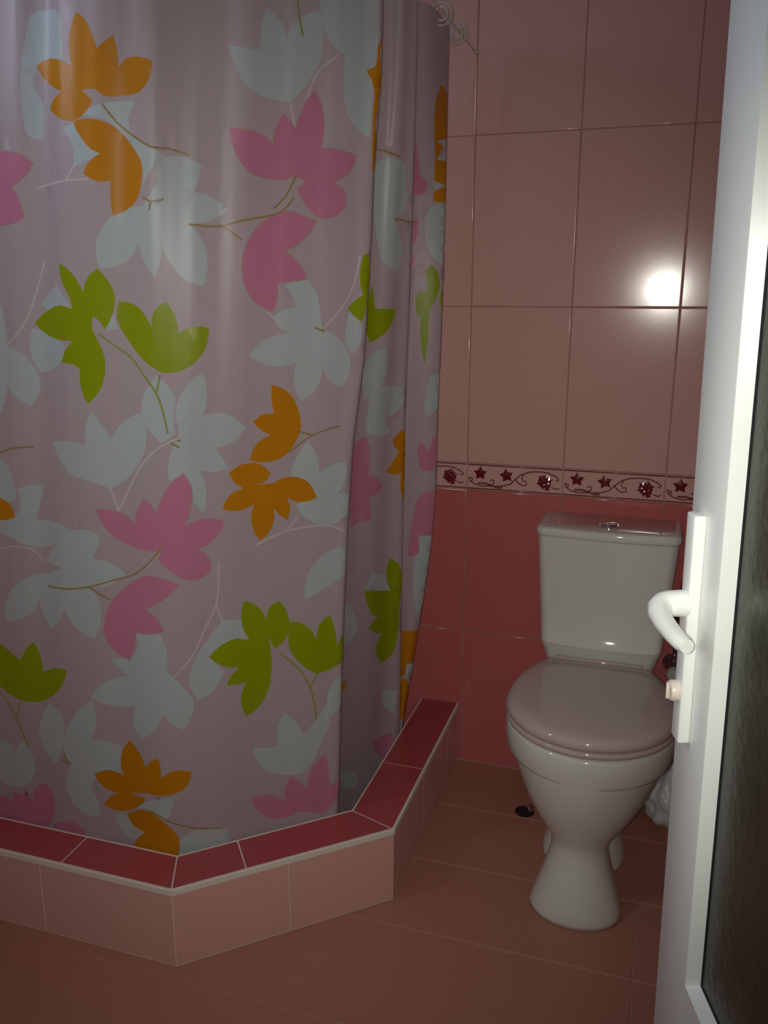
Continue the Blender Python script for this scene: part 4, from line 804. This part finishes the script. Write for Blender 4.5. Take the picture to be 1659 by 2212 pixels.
k:2812,194 2825,164 2826,136 2801,95 2805,128 2809,161
k:2267,-666 2288,-641 2319,-624 2372,-613 2395,-660 2401,-692 2403,-723 2402,-757 2398,-791 2454,-811 2496,-866 2454,-894 2412,-905 2425,-969 2432,-1015 2387,-1018 2365,-976 2357,-1014 2311,-1030 2303,-991 2296,-952 2289,-913 2283,-875 2277,-839 2273,-804 2269,-769 2267,-734 2267,-700
k:2471,-2261 2543,-2283 2577,-2285 2597,-2342 2596,-2381 2583,-2416 2553,-2442 2501,-2356
o:2598,-600 2623,-619 2623,-647 2623,-680 2623,-715 2623,-750 2623,-786 2623,-822 2623,-859 2623,-895 2623,-930 2618,-956 2599,-904 2595,-859 2599,-814 2563,-815 2516,-795 2539,-773 2560,-749 2588,-703 2562,-679 2555,-640
o:2286,-1798 2318,-1816 2312,-1858 2288,-1848
g:2279,-35 2293,-10 2306,15 2320,40 2333,8 2344,-25 2355,-59 2406,-59 2460,-59 2522,-60 2514,-92 2496,-121 2465,-145 2426,-167 2382,-185 2328,-198 2291,-151 2277,-122 2270,-93 2271,-64
g:2556,-1243 2599,-1283 2613,-1325 2619,-1373 2618,-1418 2610,-1462 2605,-1507 2604,-1548 2604,-1591 2603,-1633 2599,-1674 2593,-1722 2586,-1768 2571,-1806 2519,-1827 2486,-1745 2485,-1708 2497,-1677 2522,-1651 2483,-1633 2433,-1583 2465,-1557 2496,-1550 2448,-1510 2426,-1449 2414,-1409 2404,-1371 2441,-1383 2484,-1398 2528,-1414 2566,-1425 2541,-1358 2543,-1293
w:2906,646 2944,656 2971,663 2971,621 2944,626
w:2906,570 2937,589 2971,608 2971,568
w:2895,488 2952,475 2901,445
w:2915,393 2971,395 2971,380 2971,350 2971,313 2971,273 2967,236 2962,202 2957,167 2951,131 2912,156 2890,181 2874,215 2865,252 2861,291 2863,328 2872,359 2889,382
w:2913,-374 2964,-358 2971,-400 2971,-438 2971,-472 2971,-503 2971,-531 2921,-564 2904,-566 2894,-555 2890,-530 2892,-491 2899,-439
w:2874,-1182 2922,-1177 2971,-1177 2971,-1214 2971,-1251 2971,-1288 2971,-1325 2971,-1363 2971,-1399 2971,-1436 2971,-1472 2971,-1509 2971,-1544 2953,-1588 2929,-1630 2907,-1580 2891,-1531 2881,-1484 2877,-1448 2874,-1412 2873,-1377 2872,-1341 2872,-1306 2871,-1264 2873,-1223
w:2859,-1898 2971,-1905 2971,-1978 2860,-1959
g:2900,137 2935,94 2946,64 2948,34 2930,-19 2914,-47 2900,-75 2895,-108 2899,-166 2898,-197 2894,-229 2890,-261 2884,-320 2869,-261 2863,-227 2859,-192 2857,-157 2859,-108 2841,-84 2834,-27 2848,16 2877,14 2882,46 2873,77 2869,105
g:2967,38 2971,-15 2971,-57 2971,-100 2961,-67 2954,-35 2955,2
o:2926,865 2971,839 2971,803 2971,765 2971,731 2971,697 2971,663 2944,656 2906,646 2952,627 2928,599 2906,572 2971,572 2971,538 2971,503 2971,469 2934,478 2900,488 2901,516 2901,544 2901,571 2901,598 2899,625 2896,651 2893,677 2892,704 2892,730 2893,756 2896,783 2902,810 2912,837
o:2971,469 2971,434 2971,399 2896,404 2901,445 2935,457
o:2822,-1711 2882,-1700 2971,-1711 2971,-1771 2971,-1821 2971,-1861 2971,-1890 2871,-1897 2866,-1955 2819,-1983 2820,-1944 2820,-1904 2820,-1865 2821,-1826 2821,-1787 2821,-1749
o:2808,-1994 2907,-1986 2956,-2041 2971,-2089 2971,-2130 2971,-2170 2971,-2206 2891,-2220 2815,-2275 2813,-2234 2812,-2194 2811,-2153 2810,-2113 2809,-2073 2808,-2033
k:2864,-741 2871,-692 2893,-710 2917,-741 2933,-706 2949,-671 2969,-672 2971,-712 2971,-751 2971,-789 2940,-841 2892,-836 2870,-804
k:2971,-949 2971,-988 2971,-1027 2971,-1066 2971,-1103 2971,-1139 2971,-1176 2923,-1172 2880,-1171 2893,-1230 2889,-1267 2867,-1282 2838,-1282 2842,-1233 2846,-1184 2850,-1143 2853,-1103 2858,-1063 2862,-1027 2871,-993 2896,-955 2929,-943
w:48,789 77,785 104,783 140,780 171,781 170,802 171,824 173,845 177,867 183,888 191,909 219,896 240,877 251,861 259,842 262,820 273,850 292,875 317,895 347,910 385,923 393,900 398,877 400,854 400,832 398,810 394,788 387,766 379,745 367,724 353,705 339,686 323,669 307,651 288,635 257,635 230,636 204,640 182,645 162,651 143,660 125,672 109,688 97,707 86,726 72,746 59,768
w:124,-1250 162,-1252 199,-1255 212,-1285 225,-1315 238,-1345 209,-1343 184,-1346 161,-1354 141,-1367 116,-1389 104,-1418 113,-1444 135,-1473 124,-1507 106,-1535 85,-1555 61,-1571 33,-1581 10,-1540 -1,-1500 -1,-1470 6,-1440 15,-1412 25,-1388 37,-1365 50,-1344 64,-1323 82,-1298 103,-1273
t:292,636 296,624 304,596 312,568 315,555 308,553 305,566 297,594 289,621 285,634
t:347,653 350,663 358,686 370,715 383,739 403,759 430,777 453,792 462,798 467,792 457,786 434,771 407,753 389,735 376,712 365,684 357,661 354,651
t:238,-61 264,-81 291,-102 287,-107 259,-87 234,-67
t:99,-1173 113,-1211 127,-1249 120,-1251 106,-1213 92,-1176
t:365,-908 389,-881 414,-853 420,-858 395,-886 370,-913
k:410,257 366,268 341,276 317,283 294,285 267,280 243,270 223,257 203,242 185,225 171,205 157,181 146,156 138,129 135,107 136,85 140,62 147,40 157,17 170,-5 186,-24 205,-39 228,-51 253,-61 263,-36 269,-11 271,15 269,41 298,42 324,45 353,49 382,55 365,87 342,114 318,134 291,152 317,160 340,172 363,190 382,212 397,233
o:269,-327 298,-334 322,-346 343,-361 366,-388 383,-419 398,-456 404,-493 400,-522 390,-549 376,-574 358,-595 335,-611 304,-620 268,-622 240,-618 211,-609 219,-574 235,-546 256,-529 285,-518 250,-499 229,-482 211,-461 244,-435 289,-434 276,-390 271,-358
g:210,-1179 240,-1194 265,-1215 286,-1242 301,-1275 309,-1231 325,-1213 351,-1202 373,-1231 388,-1262 398,-1301 399,-1339 389,-1368 369,-1392 339,-1412 325,-1381 310,-1350 317,-1382 323,-1413 326,-1445 328,-1476 328,-1514 325,-1552 318,-1588 304,-1626 284,-1658 259,-1682 229,-1699 210,-1653 204,-1610 210,-1574 226,-1540 193,-1541 147,-1536 157,-1510 171,-1489 196,-1467 166,-1461 137,-1450 103,-1429 72,-1399 97,-1372 126,-1352 155,-1340 185,-1336 235,-1355 218,-1325 206,-1296 200,-1266 198,-1237 201,-1207
s:56,230 74,221 103,206 136,185 132,179 99,200 71,215 53,224
s:240,292 255,306 282,330 301,359 315,391 321,405 328,403 322,388 307,356 287,326 260,301 244,287
s:457,-532 424,-522 392,-512 394,-505 426,-515 459,-525
s:425,-117 465,-131 462,-137 422,-123
e:306,960 307,947 312,918 316,890 323,859 328,841 321,839 316,857 309,888 304,917 300,946 298,959
'''
CUR_Z = [z for z in CUR_Z]
def make_surf(CX, CY, ZL, U):
    CX, CY, ZL, U = np.array(CX), np.array(CY), np.array(ZL), np.array(U)
    def tang(C):
        T = np.zeros_like(C)
        du = np.diff(U)[:, None]
        s = np.diff(C, axis=0) / du
        T[1:-1] = (s[:-1] * du[1:] + s[1:] * du[:-1]) / (du[1:] + du[:-1])
        T[0], T[-1] = s[0], s[-1]
        return T
    TX_, TY_ = tang(CX), tang(CY)
    def S(u, z):
        u = np.clip(np.asarray(u, float), U[0], U[-1])
        z = np.asarray(z, float)
        i = np.clip(np.searchsorted(U, u, side='right') - 1, 0, len(U) - 2)
        h = U[i + 1] - U[i]
        t = (u - U[i]) / h
        h00, h10, h01, h11 = 2 * t**3 - 3 * t**2 + 1, t**3 - 2 * t**2 + t, -2 * t**3 + 3 * t**2, t**3 - t**2
        zz = np.clip((ZL[0] - z) / (ZL[0] - ZL[-1]) * (len(ZL) - 1), 0, len(ZL) - 1.0001)
        j = zz.astype(int)
        k = zz - j
        def ev(C, T):
            a = h00 * C[i, j] + h10 * h * T[i, j] + h01 * C[i + 1, j] + h11 * h * T[i + 1, j]
            b = h00 * C[i, j + 1] + h10 * h * T[i, j + 1] + h01 * C[i + 1, j + 1] + h11 * h * T[i + 1, j + 1]
            return a * (1 - k) + b * k
        x, y = ev(CX, TX_), ev(CY, TY_)
        top = np.clip((z + 0.75) / 1.3, 0, 1)
        amp = .0012 + .0045 * top**1.5
        w = np.sin(u * 41 + .6 * np.sin(z * 2.1)) * .6 + np.sin(u * 73 + 1.7 + .8 * z) * .4 + np.sin(u * 23 - z * .7) * .5 + np.sin(u * 167 + 2 * np.sin(z * 1.3 + u * 9)) * .16
        left = np.clip((.45 - u) / .35, 0, 1)
        y = y + amp * (1 + 1.2 * left) * w
        return x, y, z
    return S
SURF = make_surf(CUR_X, CUR_Y, CUR_Z, CUR_U)

def build_curtain():
    polys = []
    for line in PRINT.strip().splitlines():
        c, rest = line.split(':')
        polys.append((c, np.array([[float(v) / 2000 for v in q.split(',')] for q in rest.split()])))
    for c, P in list(polys):                      # the pink leaves are printed with a thin olive outline
        if c == 'k':
            q = inset([tuple(p) for p in P], -0.0016)
            polys.append(('l', np.array(q)))
    u0, u1 = 0.0, CUR_U[-1]
    zt, zb = CUR_Z[0], CUR_Z[-1]
    nu, nz = 130, 64
    verts, edges = [], []
    for i in range(nu + 1):
        for j in range(nz + 1):
            verts.append((u0 + (u1 - u0) * i / nu, zb + (zt - zb) * j / nz))
    idx = lambda i, j: i * (nz + 1) + j
    for i in range(nu): edges += [(idx(i, 0), idx(i + 1, 0)), (idx(i, nz), idx(i + 1, nz))]
    for j in range(nz): edges += [(idx(0, j), idx(0, j + 1)), (idx(nu, j), idx(nu, j + 1))]
    for c, P in polys:
        P[:, 0] = np.clip(P[:, 0], u0 + 1e-4, u1 - 1e-4)
        P[:, 1] = np.clip(P[:, 1], zb + 1e-4, zt - 1e-4)
        b = len(verts)
        n = len(P)
        verts += [tuple(p) for p in P]
        edges += [(b + k, b + (k + 1) % n) for k in range(n)]
    V, E, F, _, _, _ = delaunay_2d_cdt([Vector(v) for v in verts], edges, [], 0, 1e-5)
    V = np.array([(v.x, v.y) for v in V])
    F = [f for f in F if len(f) == 3]
    T = np.array(F)
    cen = V[T].mean(axis=1)
    cls = np.zeros(len(T), int)
    order = {'w': 1, 't': 2, 'l': 3, 'k': 4, 'o': 5, 'g': 6, 's': 7, 'e': 8}
    for c, P in polys:
        lo, hi = P.min(0), P.max(0)
        sel = np.where((cen[:, 0] >= lo[0]) & (cen[:, 0] <= hi[0]) & (cen[:, 1] >= lo[1]) & (cen[:, 1] <= hi[1]))[0]
        q = cen[sel]
        ins = np.zeros(len(sel), bool)
        n = len(P)
        for k in range(n):
            a, b = P[k], P[(k + 1) % n]
            cond = (a[1] > q[:, 1]) != (b[1] > q[:, 1])
            if a[1] != b[1]:
                xs = (b[0] - a[0]) * (q[:, 1] - a[1]) / (b[1] - a[1]) + a[0]
                ins ^= cond & (q[:, 0] < xs)
        hit = sel[ins]
        cls[hit] = np.maximum(cls[hit], order[c])
    X, Y, Z = SURF(V[:, 0], V[:, 1])
    co = np.stack([X, Y, Z + EYE], 1)
    org = np.array([-0.9, 1.35, EYE - 1.303])
    me = bpy.data.meshes.new('shower_curtain')
    me.from_pydata([tuple(p) for p in (co - org)], [], [tuple(int(v) for v in t) for t in T])
    for m in FILM: me.materials.append(m)
    me.polygons.foreach_set('material_index', cls.astype(np.int32))
    me.polygons.foreach_set('use_smooth', np.ones(len(T), bool))
    me.update()
    o = link_mesh('shower_curtain', me, None, loc=tuple(org))
    tag(o, 'pale pink vinyl shower curtain printed with white, orange, green and pink leaves', 'shower curtain')
    return o
FR = 0.36
FILM = [film_mat('film_pale_pink', (0.565, 0.46, 0.49), 0.25, 0.13, FR),
        film_mat('film_white_print', (0.485, 0.535, 0.545), 0.22, 0.0, FR),
        film_mat('film_white_line', (0.62, 0.53, 0.53), 0.22, 0.0, FR),
        film_mat('film_pink_outline', (0.46, 0.36, 0.26), 0.22, 0.0, FR),
        film_mat('film_pink_print', (0.60, 0.215, 0.335), 0.22, 0.0, FR),
        film_mat('film_orange_print', (0.60, 0.225, 0.004), 0.22, 0.0, FR),
        film_mat('film_green_print', (0.29, 0.36, 0.003), 0.22, 0.0, FR),
        film_mat('film_olive_line', (0.36, 0.245, 0.10), 0.22, 0.0, FR),
        film_mat('film_green_line', (0.33, 0.33, 0.10), 0.22, 0.0, FR)]
curtain = build_curtain()

RZ = EYE + 0.557
rail_pts = [(XL + 0.001, 1.25), (-1.2, 1.25), (-0.90, 1.25), (-0.86, 1.254), (-0.82, 1.271), (-0.66, 1.414), (-0.52, 1.540), (-0.493, 1.58), (-0.483, 1.63), (-0.481, 1.70), (-0.479, 1.95), (-0.477, WALL_Y - 0.001)]
wire = empty('curtain_wire', (-0.477, WALL_Y - 0.001, RZ))
tag(wire, 'thin metal wire the shower curtain hangs from', 'curtain wire')
wb = tube_bm([(x + 0.477, y - WALL_Y + 0.001, 0) for x, y in rail_pts], 0.0024, 10)
obj('wire', wb, M['wire'], wire, smooth=True)
obj('wall_mount', lathe_bm([(0.006, 0), (0.006, -0.003), (0.004, -0.006), (0.0026, -0.008)], 16, 'Y'), M['wire'], wire, autos=40)

def ring_thing(x, y, ang, label):
    e = empty('curtain_ring', (x, y, RZ), ang)
    tag(e, label, 'curtain ring', 'curtain rings on the wire')
    n = 30
    def loop(r, cz, t):
        return [(r * math.cos(2 * math.pi * k / n), 0.0, cz + r * math.sin(2 * math.pi * k / n)) for k in range(n)]
    obj('hoop', tube_bm(loop(0.0215, -0.006, 0), 0.0019, 8, closed=True), M['ring'], e, smooth=True)
    obj('eyelet', tube_bm([(p[0], -0.003, p[2]) for p in loop(0.0125, -0.0065, 0)], 0.0026, 8, closed=True), M['ring'], e, smooth=True)
    return e
ring_thing(-0.4785, 2.005, R(-8), 'clear plastic curtain ring hanging nearest the tiled wall')
ring_thing(-0.479, 1.862, R(14), 'clear plastic curtain ring second from the tiled wall')
